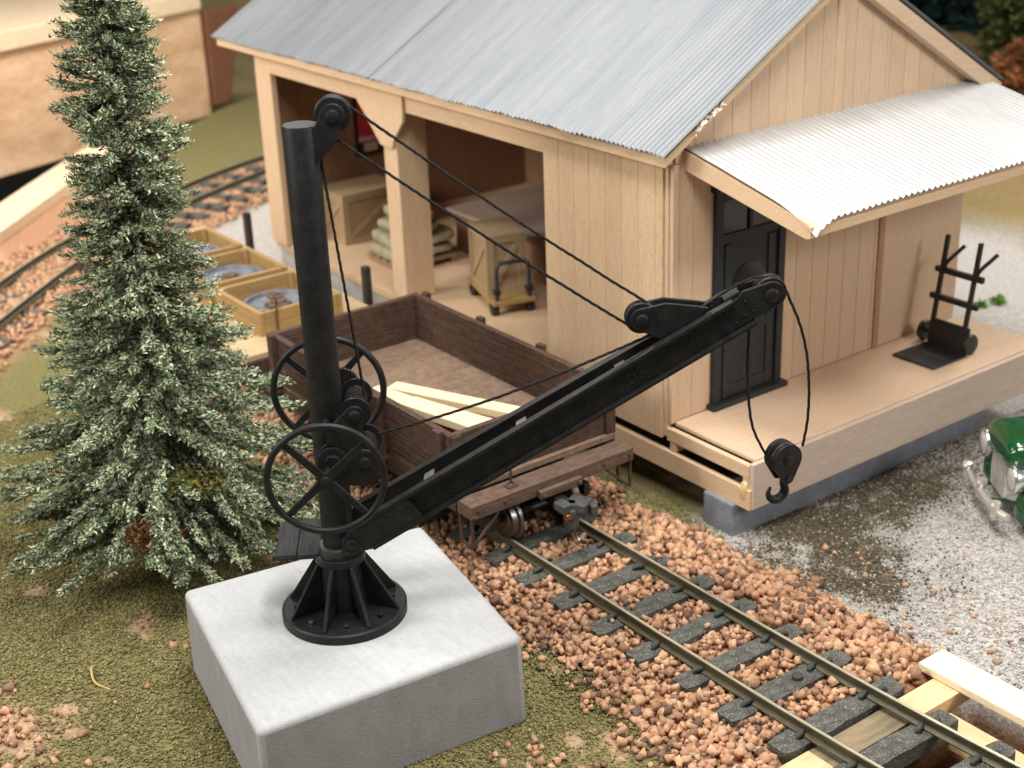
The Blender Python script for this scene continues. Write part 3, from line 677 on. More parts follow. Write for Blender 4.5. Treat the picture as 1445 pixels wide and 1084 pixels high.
rope(sag((.27, 4.86), (2.43, 3.26), .02))
rope(arcpts(*HP, .112, 190, 240, 4)[1:] + sag((.135, 4.70), (.315, 2.76), 0))
tx, tz = UV(3.904, 0)
rope(sag((.39, 2.46), (2.38, 3.09), .05) + [(2.75, 3.24), (3.03, 3.40), (3.16, 3.49), (3.27, 3.555), (3.40, 3.605)] + arcpts(tx, tz, .118, 85, 25, 6))
hx = 3.70
HB = (hx, 2.02)
frnt = catmull([(p[0], 0, p[1]) for p in ((3.645, 3.53), (3.70, 3.40), (3.79, 3.18), (3.855, 2.92), (3.885, 2.62), (3.885, 2.35), (3.855, 2.12))], 6)
rope([(p.x, p.z) for p in frnt])
bck = catmull([(p[0], 0, p[1]) for p in ((3.375, 3.30), (3.378, 3.10), (3.375, 2.85), (3.395, 2.55), (3.44, 2.3), (3.545, 2.07))], 6)
rope([(p.x, p.z) for p in bck])
# hook block, hanging on the ropes
hw = Matrix.Rotation(AZ, 3, 'Z') @ Vector((3.695, 0, 0)) + Vector((.79, -2.46, 2.03))
hk = thing('hook_block', hw, 'black pulley block with open hook hanging on the crane rope', 'hook', rz=AZ + rad(22))
def Hs(x, z, d): return (x, -d, z)
tear = arcpts(0, 0, .137, 205, -25, 18) + [(.055, -.205), (.02, -.225), (-.03, -.215)]
for d in (.046, -.078):
    c = B().prism(tear, Hs, d, d + .032).build('cheek_plate', IRON, hk, local=True, bevel=.006)
    dd = d + (.032 if d > 0 else 0); e = .02 if d > 0 else -.02
    B().lathe(Hs(0, 0, dd), Hs(0, 0, dd + e), [(0, .045), (.6, .045), (1, .03), (1, 0)], 20).build('pin', IRON, c, local=True, smooth=40)
    B().lathe(Hs(.01, -.175, dd), Hs(.01, -.175, dd + e), [(0, .028), (.6, .028), (1, .02), (1, 0)], 16).build('pin', IRON, c, local=True, smooth=40)
B().lathe(Hs(0, 0, .04), Hs(0, 0, -.04), [(0, 0), (0, .135), (.2, .14), (.5, .1), (.8, .14), (1, .135), (1, 0)], 36).build('pulley', IRON, hk, local=True, smooth=30)
hp = catmull([(.01, 0, -.17), (.012, 0, -.24), (.03, 0, -.295), (.02, 0, -.345), (-.035, 0, -.378), (-.10, 0, -.365), (-.135, 0, -.31), (-.115, 0, -.25)], 6)
B().tube(hp, [.026 + .014 * min(1, i / 16) - (.028 * max(0, (i - 26) / 16)) for i in range(len(hp))], 12).build('hook', IRON, hk, local=True, smooth=True)

# ------------------------------------------------------------------ brown gondola wagon
wg = thing('gondola_wagon', (-2.0, .395, .2), 'dark brown low sided gondola wagon on the straight track behind the crane', 'wagon')
b = B()
xx = -3.92
while xx < -.24:
    b.box(xx, min(xx + .195, -.23), -.60, 1.39, .87 + random.uniform(0, .004), .935); xx += .2
b.build('floor', wood('tan_wagon_floor', (.165, .108, .072), (.235, .16, .112), axis='y', bstretch=(26, .9, 26), bump=.4, scale=2.6, squeeze=14, fine=.2), wg, bevel=.004)  # tan floor boards, lighter than the wagon sides
for y0, y1 in ((-.62, -.545), (1.335, 1.41)):
    b = B(); b.box(-3.95, -.28, y0, y1, .937, 1.5)
    b.build('side_board', CARBROWN, wg, bevel=.008)
for x0, x1 in ((-3.95, -3.87), (-.36, -.285)):
    B().box(x0, x1, -.543, 1.333, .937, 1.495).build('end_board', CARBROWNY, wg, bevel=.008)
for y, sg in ((-.62, -1), (1.41, 1)):
    for x in (-.42, -1.52, -2.65, -3.78):
        st = B().box(x - .055, x + .055, min(y, y + sg * .07), max(y, y + sg * .07), .78, 1.53).build('stake', CARBROWNZ, wg, bevel=.006)
        B().box(x - .075, x + .075, min(y - sg * .0, y + sg * .085), max(y, y + sg * .085), .82, .86).build('stake_pocket', CARMET, st, bevel=.004)
    B().box(-3.9, -.24, min(y, y - sg * .12), max(y, y - sg * .12), .70, .868).build('side_sill', CARBROWN, wg, bevel=.006)
for y in (-.545, 1.335):
    b = B(); b.obox((-.31, y, 1.40), (.1, .11, .17)); b.build('corner_iron', CARMET, wg, bevel=.006)
B().box(-.36, -.24, 1.30, 1.42, .937, 1.45).build('corner_post', CARBROWNZ, wg, bevel=.01)
def end_beam(x0, x1, sg):
    eb = B().box(x0, x1, -.62, 1.42, .715, .862).build('end_beam', CARDECK, wg, bevel=.008)
    xf = x1 if sg > 0 else x0
    for y, z in ((-.54, .80), (-.60, .75), (-.22, .80), (1.02, .80), (1.36, .80), (1.37, .75)):
        B().lathe((xf, y, z), (xf + sg * .022, y, z), [(0, .02), (.7, .02), (1, .012), (1, 0)], 6).build('bolt', CARMET, eb)
    B().box(min(xf, xf + sg * .06), max(xf, xf + sg * .06), .17, .70, .70, .785).build('buffer_block', CARDECK, eb, bevel=.008)
    for y in (.21, .655):
        B().lathe((xf + sg * .06, y, .735), (xf + sg * .085, y, .735), [(0, .026), (.7, .026), (1, .014), (1, 0)], 8).build('bolt', CARMET, eb)
end_beam(-.21, .035, 1); end_beam(-4.18, -3.96, -1)
br = B(); br.cyl((-.085, -.06, .862), (-.085, -.06, 1.15), .012, n=8); br.lathe((-.085, -.06, .862), (-.085, -.06, .90), [(0, .045), (.5, .04), (1, .022)], 12); br.obox((-.085, -.06, .868), (.1, .12, .014))
br.build('brake_staff', CARMET, wg, smooth=40)
for y, s in ((-.60, -1), (1.40, 1)):
    b = B(); t = .028
    for x in (-.19, .0): b.box(x - t / 2, x + t / 2, y - t / 2, y + t / 2, .40, .76)
    b.bar((-.19, y, .41), (0, y, .41), t, t); b.bar((0, y - s * .02, .42), (0, y - s * .32, .70), t, t)
    b.build('step_iron', CARMET, wg, bevel=.004)
def truck(par, xc):
    tr = B()
    tr.box(xc - .08, xc + .08, -.25, 1.04, .48, .62)
    for y in (-.20, .99): tr.box(xc - .52, xc + .52, y - .04, y + .04, .36, .50); tr.box(xc - .13, xc + .13, y - .06, y + .06, .30, .56)
    t = tr.build('truck_frame', BLACKPL, par, bevel=.01)
    for dx in (-.42, .42):
        ax = B().cyl((xc + dx, -.14, .4), (xc + dx, .93, .4), .035, n=12).build('axle', BLACKPL, t, smooth=40)
        for y, s in ((.0, 1), (.79, -1)):
            B().lathe((xc + dx, y - s * .05, .4), (xc + dx, y + s * .08, .4), [(0, 0), (0, .13), (.12, .14), (.13, .198), (.6, .202), (.66, .235), (.9, .24), (1, .225), (1, .15), (.9, .14), (.9, 0)], 40).build('wheel', STEEL, ax, smooth=30)
truck(wg, -.72); truck(wg, -3.45)
cp = B(); cp.box(-.1, .2, .34, .46, .56, .66); cp.build('drawbar', BLACKPL, wg, bevel=.01)
kn = B().lathe((.25, .42, .36), (.25, .42, .66), [(0, 0), (0, .06), (.1, .075), (.75, .08), (.8, .06), (1, .055), (1, 0)], 24)
kn.obox((.27, .50, .61), (.22, .2, .1), Matrix.Rotation(.5, 3, 'Z')); kn.obox((.36, .60, .57), (.16, .07, .13), Matrix.Rotation(-.4, 3, 'Z')); kn.obox((.22, .34, .62), (.16, .12, .09))
cpl = kn.build('coupler', CPLR, wg, bevel=.012)
B().tube([(.30 + .03 * cos(k * .9), .30 + .003 * k, .54 + .028 * sin(k * .9)) for k in range(30)], .008, 6).build('spring', COPPER, cpl, smooth=True)
B().tube(catmull([(.27, .44, .36), (.30, .44, .29), (.36, .45, .25), (.45, .45, .27)], 6), .017, 8).build('trip_pin', STEEL, cpl, smooth=True)

# lumber lying in the wagon
def plank_xy(A, Bp, w, z0, z1, label, tz=0.):
    A = Vector((*A, 0)); Bq = Vector((*Bp, 0)); d = Bq - A; l = d.length; ang = math.atan2(d.y, d.x)
    c = (A + Bq) / 2
    o = B().box(-l / 2, l / 2, -w / 2, w / 2, 0, z1 - z0).build('lumber_board', LUMBER, bevel=.008)
    o.location = (c.x, c.y, z0); o.rotation_euler = (0, tz, ang); return tag(o, label, 'lumber', 'fresh boards in the wagon')
plank_xy((-2.68, .22), (-.45, 1.17), .20, .94, 1.03, 'fresh pale board in the wagon, nearest the depot side')
plank_xy((-2.55, -.12), (-.50, .33), .22, 1.035, 1.125, 'fresh pale board in the wagon, uppermost and nearest the crane')
plank_xy((-2.2, .13), (-.48, .62), .22, .94, 1.03, 'fresh pale board in the wagon, half hidden below the uppermost one')

# ------------------------------------------------------------------ flatcar with casting crates
fc = thing('flatcar', (-7.1, .395, .2), 'tan decked flatcar with dark stakes behind the brown wagon', 'flatcar')
DECKT = wood('tan_deck', (.46, .33, .18), (.55, .41, .25), 'y')
b = B(); xx = -9.9
while xx < -4.62: b.box(xx, min(xx + .21, -4.58), -.62, 1.42, .93, 1.0); xx += .215
b.build('deck', DECKT, fc, bevel=.004)
for y0, y1 in ((-.62, -.5), (1.30, 1.42)): B().box(-9.9, -4.6, y0, y1, .74, .925).build('side_sill', CARBROWN, fc, bevel=.006)
B().box(-4.70, -4.56, -.64, 1.44, .72, .925).build('end_beam', CARBROWNY, fc, bevel=.008)
B().box(-9.94, -9.80, -.64, 1.44, .72, .925).build('end_beam', CARBROWNY, fc, bevel=.008)
for x in (-5.23, -6.9, -8.54):
    B().box(x - .05, x + .05, 1.425, 1.52, .80, 1.49).build('stake', mat('dark_stake', (.018, .014, .012), (.035, .028, .024), rough=.6), fc, bevel=.006)
bw = B().cyl((-5.02, .06, 1.0), (-5.02, .06, 1.5), .012, n=8).build('brake_staff', CARMET, fc, smooth=40)
w = B(); w.tube([(-5.02 + .1 * cos(2 * pi * k / 32), .06 + .1 * sin(2 * pi * k / 32), 1.5) for k in range(32)], .016, 8, True)
for k in range(5): w.bar((-5.02, .06, 1.5), (-5.02 + .1 * cos(k * 1.2566), .06 + .1 * sin(k * 1.2566), 1.5), .022, .012)
w.lathe((-5.02, .06, 1.485), (-5.02, .06, 1.52), [(0, .03), (1, .03), (1, 0)], 12); w.build('brake_wheel', CASTR, bw, smooth=40)
truck(fc, -5.4); truck(fc, -9.0)
def crate(x0, x1, y0, y1, label):
    t = thing('open_crate', ((x0 + x1) / 2, (y0 + y1) / 2, 1.0), label, 'crate', 'open crates on the flatcar')
    for y, m_ in ((y0, CRATE), (y1 - .07, CRATE)):
        b = B(); b.box(x0, x1, y, y + .07, 1.0, 1.145); b.box(x0, x1, y + .003, y + .067, 1.15, 1.30); b.build('side_panel', m_, t, bevel=.006)
    for x in (x0 + .001, x1 - .071):
        b = B(); b.box(x, x + .07, y0 + .072, y1 - .072, 1.0, 1.145); b.box(x + .003, x + .067, y0 + .072, y1 - .072, 1.15, 1.297); b.build('side_panel', CRATEY, t, bevel=.006)
    for x in (x0 + .073, x1 - .133):
        for y in (y0 + .073, y1 - .133): B().box(x, x + .06, y, y + .06, 1.02, 1.31).build('corner_block', CRATE, t, bevel=.004)
    B().box(x0 + .02, x1 - .02, y0 + .074, y1 - .074, 1.0005, 1.02).build('bottom', DECKT, t)
    return t
def casting(cx, cy, r, label):
    t = thing('wheel_casting', (cx, cy, 1.02), label, 'casting', 'castings in the open crates')
    B().lathe((cx, cy, 1.02), (cx, cy, 1.16), [(0, 0), (0, r), (.95, r), (1, r * .97), (1, r * .86), (.72, r * .82), (.6, r * .5), (.6, 0)], 56).build('rim', CASTB, t, smooth=30)
    h = B().lathe((cx, cy, 1.10), (cx, cy, 1.18), [(0, r * .34), (.5, r * .32), (.6, r * .2), (1, r * .18), (1, 0)], 32)
    for k in range(6): a = k * pi / 3; h.lathe((cx + r * .28 * cos(a), cy + r * .28 * sin(a), 1.1), (cx + r * .28 * cos(a), cy + r * .28 * sin(a), 1.15), [(0, .05), (1, .04), (1, 0)], 10)
    h.build('hub', CASTR, t, smooth=30)
for x0, x1, lb in ((-6.3, -5.05, 'nearest the brown wagon'), (-7.6, -6.46, 'in the middle of the three'), (-8.9, -7.76, 'furthest from the brown wagon')):
    crate(x0, x1, -.17, 1.0, 'open ochre wooden crate on the flatcar, ' + lb); casting((x0 + x1) / 2, .415, .475, 'blue grey round casting lying in the open crate ' + lb)

# ------------------------------------------------------------------ depot
dp = thing('freight_depot', (-4.8, 4.65, -.17), 'unpainted wooden freight depot with corrugated metal roof and open loading bays', 'building')
def boards(b, u0, u1, z0, ztop, fn, d0, d1, w=.27, gap=.007):
    u = u0
    while u < u1 - .02:
        v = min(u + w, u1); a, c = u + gap / 2, v - gap / 2
        zb = z0(a) if callable(z0) else z0
        b.prism([(a, zb), (c, zb), (c, ztop(c)), (a, ztop(a))], fn, d0, d1); u = v
def rz_(y): return 3.62 + (min(y - 2.0, 7.3 - y)) * .60        # underside of the roof over the gable
# long wall facing the track
fx = lambda u, z, d: (u, d, z)
b = B(); boards(b, -2.37, -.40, .57, lambda u: 3.62, fx, 2.20, 2.245, .265, .005); b.box(-2.37, -.40, 2.246, 2.29, .57, 3.62)
b.build('track_side_wall', bassb('z'), dp)
B().box(-.395, -.345, 2.225, 2.29, .60, 3.63).build('corner_trim', pinkw('z'), dp, bevel=.005)
# gable wall facing the deck
fy = lambda u, z, d: (d, u, z)
b = B(); boards(b, 2.30, 5.50, .752, rz_, fy, -.37, -.325, .262, .007); b.box(-.42, -.372, 2.30, 7.04, .752, 3.6)
b.prism([(2.30, 3.6), (7.04, 3.6), (7.04, rz_(7.04)), (4.65, rz_(4.65)), (2.30, rz_(2.3))], fy, -.42, -.372)
boards(b, 5.60, 7.04, .752, lambda u: min(3.5, rz_(u)), fy, -.37, -.325, .72, .002); boards(b, 5.50, 7.04, 3.502, rz_, fy, -.37, -.325, .262, .007)
b.build('gable_wall', pinkb('z'), dp)
B().box(-.37, -.30, 4.60, 4.72, 3.6, 5.14).build('batten', pinkw('z'), dp, bevel=.005)
B().box(-.37, -.305, 5.503, 5.597, .752, 3.5).build('batten', wood('reddish_batten', (.36, .20, .12), (.44, .26, .17), 'z'), dp, bevel=.005)
B().box(-.34, -.29, 2.245, 2.325, .752, 3.6).build('corner_trim', pinkw('z'), dp, bevel=.005)
# back wall, far end wall, interior
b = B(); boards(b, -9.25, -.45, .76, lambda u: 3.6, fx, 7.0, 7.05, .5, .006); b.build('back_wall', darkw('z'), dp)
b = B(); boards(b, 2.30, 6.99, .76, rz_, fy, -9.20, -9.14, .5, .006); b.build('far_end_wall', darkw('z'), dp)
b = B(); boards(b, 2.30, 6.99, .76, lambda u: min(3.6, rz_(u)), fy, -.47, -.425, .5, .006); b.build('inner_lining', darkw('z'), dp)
B().box(-9.25, -.43, 2.26, 7.05, .64, .75).build('floor', bass('x'), dp, bevel=.006)
B().box(-9.25, -2.6, 2.32, 7.0, -.16, .635).build('foundation', mat('pale_plinth', (.50, .49, .46), (.60, .59, .56), scale=5, rough=.9, bump=.2), dp)
B().box(-2.5, .94, 2.20, 2.262, .21, .44).build('lower_beam', bass('x'), dp, bevel=.006)
# posts, lintel, brackets of the loading bays
B().box(-9.26, -8.80, 2.205, 2.30, .752, 3.40).build('corner_post', bass('z'), dp, bevel=.008)
B().box(-9.26, -9.15, 2.31, 2.8, .752, 3.40).build('corner_post', darkw('z'), dp)
B().box(-5.80, -5.48, 2.215, 2.68, .752, 3.36).build('post', bass('z'), dp, bevel=.01)
B().box(-9.26, -2.372, 2.21, 2.30, 3.362, 3.60).build('lintel', bass('x'), dp, bevel=.006)
br_ = [(-5.78, 2.86), (-5.50, 2.86), (-5.47, 2.95), (-5.34, 3.10), (-5.22, 3.24), (-5.20, 3.40), (-5.20, 3.615), (-6.30, 3.615), (-6.30, 3.36), (-6.12, 3.2)]
B().prism(br_, fx, 2.16, 2.209).build('bracket', bass('z'), dp, bevel=.006)
# roof
def corr(b, x0, x1, P0, P1, pitch, amp, n=14, dz=0., seg=6, wob=.0):
    """corrugated sheet: waves run across x, sheet goes from P0=(y,z) down to P1"""
    P0 = Vector(P0); P1 = Vector(P1); d = P1 - P0; nn = Vector((d.y, -d.x)).normalized()
    if nn.y < 0: nn = -nn
    m_ = int((x1 - x0) / pitch * seg); vs = []; fs = []
    for j in range(n + 1):
        t = j / n
        for i in range(m_ + 1):
            x = x0 + (x1 - x0) * i / m_; w_ = amp * sin(2 * pi * (x - x0) / pitch) + dz + wob * noise.noise(Vector((x * 1.1, t * 2.5, dz * 40)))
            ext = .016 * noise.noise(Vector((x * 3, 1.7, 0))) + .01 * noise.noise(Vector((x * 23, 4, 0))) if j == n else 0
            q = P0 + d * (t + ext * .5) + nn * w_
            vs.append((x, q.x, q.y))
    for j in range(n):
        for i in range(m_): a = j * (m_ + 1) + i; fs.append((a, a + 1, a + m_ + 2, a + m_ + 1))
    return b.add(vs, fs)
RIDGE = (4.65, 5.33); EV = (1.97, 3.755)
roof = B().prism([(2.02, 3.64), (2.02, 3.735), (4.65, 5.305), (7.32, 3.70), (7.32, 3.52), (4.65, 5.20)], fy, -10.05, -.17).build('roof', bass('y'), dp, bevel=.004)
for k, (x0, x1) in enumerate(((-10.1, -8.02), (-8.1, -5.62), (-5.7, -3.12), (-3.2, -.125))):
    corr(B(), x0, x1, RIDGE, EV, .072, .016, dz=.016 + .011 * (k % 2), wob=.005).build('roof_panel', GALV, roof, smooth=60)
for k, (x0, x1) in enumerate(((-10.1, -5.1), (-5.2, -.16))):
    corr(B(), x0, x1, RIDGE, (7.38, 3.70), .062, .0095, n=6, dz=.014 + .008 * k, seg=4).build('roof_panel', GALV, roof, smooth=60)
B().prism([(4.80, 5.03), (4.80, 5.215), (7.36, 3.68), (7.36, 3.48)], fy, -.30, -.165).build('barge_board', pinkw('y'), roof, bevel=.006)
b = B(); vs = []; fs = []; n_ = 26
for k in range(n_ + 1):                                            # crumpled torn strip at the roof corner
    y = 2.36 + .42 * k / n_; z = 3.735 + (y - 2.02) * .597
    for q in range(3): vs.append((-.165 + .03 * q + random.gauss(0, .012), y + random.gauss(0, .015), z + .02 + random.gauss(0, .016) - .035 * q * random.random()))
for k in range(n_):
    for q in range(2): a = k * 3 + q; fs.append((a, a + 1, a + 4, a + 3))
b.add(vs, fs).build('torn_edge', mat('torn_card', (.52, .42, .30), (.66, .58, .48), scale=20), roof)
# awning over the deck
A0 = (-.325, 3.74); A1 = (1.40, 3.335)
aw = B()
fy2 = lambda x, z, d: (x, d, z)
aw.prism([(-.325, 3.52), (-.325, 3.725), (1.33, 3.335), (1.40, 3.30), (1.40, 3.19), (1.34, 3.17)], fy2, 2.42, 2.50); aw.prism([(-.325, 3.62), (-.325, 3.715), (1.34, 3.322), (1.34, 3.24)], fy2, 2.502, 7.10)
aw.prism([(1.342, 3.19), (1.342, 3.325), (1.415, 3.295), (1.415, 3.20)], fy2, 2.502, 7.15)
awo = aw.build('awning', bass('y'), dp, bevel=.006)
b = B(); vs = []; fs = []; nx_ = 16; ny_ = int(4.75 / .088 * 6)
for i in range(nx_ + 1):
    t = i / nx_
    for j in range(ny_ + 1):
        y = 2.415 + 4.75 * j / ny_; x = A0[0] + (A1[0] + .03 - A0[0]) * t; z = A0[1] + (A1[1] - A0[1]) * t + .014 * sin(2 * pi * y / .088) + .014
        cf = max(0, 1 - (y - 2.415) / .34) * max(0, (t - .72) / .28)
        z -= .16 * cf ** 1.5 * (.8 + .3 * noise.noise(Vector((x * 14, y * 14, 0)))); x += .03 * cf
        vs.append((x, y + .05 * cf * noise.noise(Vector((x * 9, y * 5, 3))), z + .006 * noise.noise(Vector((x * 3, y * 2, 0)))))
for i in range(nx_):
    for j in range(ny_): a = i * (ny_ + 1) + j; fs.append((a, a + 1, a + ny_ + 2, a + ny_ + 1))
b.add(vs, fs).build('awning_sheet', FOIL, awo, smooth=60)
# door
dr = B(); dr.box(-.335, -.27, 2.84, 2.95, .80, 3.20); dr.box(-.335, -.27, 3.80, 3.90, .80, 3.20); dr.box(-.335, -.27, 2.951, 3.799, 3.08, 3.20)
door = dr.build('door', DOORM, dp, bevel=.01)
B().box(-.335, -.235, 2.80, 3.94, 3.202, 3.31).build('header', DOORM, door, bevel=.012)
B().box(-.335, -.20, 2.79, 3.95, .752, .815).build('threshold', DOORM, door, bevel=.012)
lf = B(); lf.box(-.322, -.302, 2.952, 3.798, .816, 2.62); lf.box(-.30, -.285, 3.0, 3.1, .83, 2.6); lf.box(-.30, -.285, 3.65, 3.75, .83, 2.6); lf.box(-.30, -.286, 3.101, 3.649, .83, .98); lf.box(-.30, -.286, 3.101, 3.649, 1.55, 1.66); lf.box(-.30, -.284, 2.951, 3.799, 2.62, 2.72)
lf.build('door_leaf', DOORM, door, bevel=.006)
B().prism([(3.13, 1.72), (3.62, 1.72)] + arcpts(3.375, 2.1, .245, 0, 180, 14), fy, -.299, -.292).build('door_window', GLASSD, door)
B().box(-.322, -.305, 2.951, 3.799, 2.721, 3.079).build('transom_window', GLASSD, door)
B().box(-.30, -.28, 3.34, 3.39, 2.722, 3.078).build('transom_bar', DOORM, door)
B().ball((-.262, 3.70, 1.72), .028).build('handle', DOORM, door, smooth=True)
# deck
B().box(-.32, .90, 2.315, 7.16, .70, .752).build('deck', pinkw('y'), dp, bevel=.012)
B().box(-.34, .895, 2.225, 2.29, .555, .70).build('deck_joist', bass('x'), dp, bevel=.006)
B().box(.902, .962, 2.225, 7.18, .22, .735).build('deck_fascia', wood('pale_fascia', (.52, .41, .33), (.58, .47, .39), 'y', scale=1.5), dp, bevel=.006)
B().box(-.34, .90, 7.10, 7.159, .30, .70).build('deck_joist', bass('x'), dp, bevel=.006)
for x in (-.30, .80):
    B().box(x, x + .09, 2.235, 2.5, .445, .553).build('deck_block', bass('y'), dp, bevel=.006)
gm = B().ball((.845, 2.222, .40), .085, 22, 16, 1.35)
gm.v = [(x * .75 + .845 * .25 + .014 * noise.noise(Vector((x * 40, y * 40, z * 9))), y * .45 + 2.222 * .55 + .012 * noise.noise(Vector((x * 50, 3, z * 12))), z) for x, y, z in gm.v]
gm.build('glue_blob', mat('amber_glue', (.60, .44, .20), (.75, .58, .32), rough=.3, bump=.4, bscale=40), dp, smooth=60)
# foundation sill of the deck (the deck rests on it)
sl = B().box(.30, .745, 2.16, 6.35, -.20, .215).build('concrete_sill', SILLC, bevel=.02)
tag(sl, 'long blue grey concrete sill under the front edge of the loading deck', 'sill')

# poster, crates, sacks, trolley and counter inside
ps = thing('wall_poster', (-9.13, 4.1, 2.3), 'small red and pink poster in a dark frame on the far inner wall', 'poster')
B().box(-9.138, -9.11, 3.72, 4.55, 1.80, 2.95).build('frame', mat('black_frame', (.012, .01, .01)), ps)
B().box(-9.109, -9.10, 3.78, 4.49, 2.10, 2.90).build('red_print', mat('red_print', (.50, .02, .03), (.62, .05, .06), scale=4), ps)
B().box(-9.109, -9.10, 3.78, 4.49, 2.02, 2.098).build('pink_print', mat('pink_print', (.62, .25, .28), (.7, .4, .42), scale=6), ps)
B().box(-9.109, -9.10, 3.86, 4.10, 1.86, 1.99).build('pale_print', mat('pale_print', (.55, .42, .34), (.6, .5, .4), scale=6), ps)
TANWX = wood('tan_crate_frame', (.33, .23, .125), (.41, .295, .17), 'x'); TANWY = wood('tan_crate_frame', (.33, .23, .125), (.41, .295, .17), 'y')
def slat_crate(name, x0, x1, y0, y1, z0, z1, label, rz=0, grp=None):
    cx, cy = (x0 + x1) / 2, (y0 + y1) / 2; w, d, h = (x1 - x0) / 2, (y1 - y0) / 2, z1 - z0
    t = thing(name, (cx, cy, z0), label, 'crate', grp, rz)
    B().box(-w + .02, w - .02, -d + .02, d - .02, .0, h - .02).build('panel', TANW, t, local=True)
    for s in (-1, 1):
        f = B(); y = s * d; yy0, yy1 = sorted((y, y - s * .03))
        f.box(-w, w, yy0, yy1, .0, .09); f.box(-w, w, yy0, yy1, h - .11, h - .02); f.box(-w, -w + .08, yy0, yy1, .091, h - .111); f.box(w - .08, w, yy0, yy1, .091, h - .111)
        f.bar((-w + .08, y - s * .013, .1), (w - .08, y - s * .013, h - .12), .022, .07, (0, 0, 1)); f.build('frame', TANWX, t, local=True)
        f = B(); x = s * w; xx0, xx1 = sorted((x, x - s * .03))
        f.box(xx0, xx1, -d + .031, d - .031, .0, .09); f.box(xx0, xx1, -d + .031, d - .031, h - .11, h - .02); f.box(xx0, xx1, -d + .031, -d + .1, .091, h - .111); f.box(xx0, xx1, d - .1, d - .031, .091, h - .111)
        f.bar((x - s * .013, -d + .1, .1), (x - s * .013, d - .1, h - .12), .022, .07, (0, 0, 1)); f.build('frame', TANWY, t, local=True)
    B().box(-w, w, -d, d, h - .019, h).build('lid', wood('tan_lid', (.33, .24, .14), (.4, .3, .18), 'x'), t, local=True, bevel=.005)
    return t
slat_crate('shipping_crate', -9.0, -8.2, 2.88, 3.95, .755, 1.52, 'large tan wooden crate just inside the far loading bay')
PAL = B()
for k in range(5): PAL.box(-7.42 + .2 * k, -7.26 + .2 * k, 2.78, 3.72, .83, .87)
for y in (2.80, 3.22, 3.64): PAL.box(-7.42, -6.46, y, y + .06, .752, .829)
tag(PAL.build('pallet', wood('pallet_wood', (.26, .17, .11), (.34, .23, .15), 'y'), bevel=.004), 'brown wooden pallet under the sacks behind the middle post', 'pallet')
def sack(cx, cy, z, rz, lab, sx=.5, sy=.32, h=.19):
    b = B(); vs = []; fs = []; nu, nv = 18, 10
    for j in range(nv + 1):
        ph = -pi / 2 + pi * j / nv
        for i in range(nu):
            th = 2 * pi * i / nu; e = .55
            f = lambda v: math.copysign(abs(v) ** e, v)
            x = sx * f(cos(th)) * max(.02, cos(ph)) ** .45; y = sy * f(sin(th)) * max(.02, cos(ph)) ** .45; zz = h / 2 * f(sin(ph)) * (1 - .28 * (abs(cos(th)) ** 4))
            vs.append((x + .02 * noise.noise(Vector((x * 5, y * 5, z * 9))), y, zz + h / 2 + .02 * noise.noise(Vector((x * 6, y * 6, z * 7 + cx)))))
    for j in range(nv):
        for i in range(nu): a = j * nu + i; c = j * nu + (i + 1) % nu; fs.append((a, c, c + nu, a + nu))
    o = b.add(vs, fs).build('sack', SACK, smooth=True); o.location = (cx, cy, z); o.rotation_euler.z = rz
    return tag(o, lab, 'sack', 'sacks stacked on the pallet')
for k, (cx, cy, z, r, lb) in enumerate(((-6.94, 3.02, .868, .05, 'lowest sack of the pile, on the near side'), (-6.94, 3.50, .868, -.06, 'lowest sack of the pile, on the far side'), (-7.0, 3.05, 1.045, -.12, 'second layer sack of the pile, on the near side'), (-6.9, 3.5, 1.045, .1, 'second layer sack of the pile, on the far side'), (-6.93, 3.2, 1.225, .3, 'single sack on the third layer of the pile'), (-6.9, 3.22, 1.40, -.1, 'topmost sack of the pile behind the middle post'))):
    sack(cx, cy, z, r, 'cream green ' + lb, .45, .27, .185)
TR = math.atan2(-.30, .95)
tr = thing('platform_trolley', (-4.62, 3.16, .752), 'small wooden platform trolley with dark pipe handle in the near bay', 'trolley', rz=TR)
B().box(-.56, .56, -.29, .29, .16, .22).build('platform', CRATE, tr, local=True, bevel=.008)
for x in (-.43, .43):
    for y in (-.24, .24):
        B().lathe((x, y - .045, .08), (x, y + .045, .08), [(0, 0), (0, .07), (.15, .08), (.85, .08), (1, .07), (1, 0)], 20).build('wheel', BLACKPL, tr, local=True, smooth=40)
        B().box(x - .04, x + .04, y - .06, y + .06, .10, .159).build('wheel_bracket', BLACKPL, tr, local=True)
B().tube([(.5, -.22, .2), (.5, -.22, .62), (.5, -.21, .68), (.5, -.17, .72), (.5, .17, .72), (.5, .21, .68), (.5, .22, .62), (.5, .22, .2)], .027, 10).build('handle', mat('blue_grey_pipe', (.02, .022, .03), (.035, .038, .05), rough=.5), tr, local=True, smooth=True)
for y in (-.22, .22): B().box(.44, .535, y - .04, y + .04, .30, .36).build('handle_bracket', BLACKPL, tr, local=True)
o = slat_crate('shipping_crate', -.4, .35, -.27, .27, 0, .80, 'tall tan wooden crate standing on the platform trolley'); o.location = (-4.72, 3.19, .973); o.rotation_euler.z = TR
cn = thing('wooden_counter', (-4.9, 4.9, .752), 'broad low dark wooden counter in the shade behind the trolley', 'counter')
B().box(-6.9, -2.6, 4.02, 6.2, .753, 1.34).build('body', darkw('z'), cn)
B().box(-7.0, -2.55, 3.92, 6.3, 1.342, 1.40).build('top', wood('dull_counter_top', (.30, .22, .18), (.37, .28, .23), 'x'), cn, bevel=.006)

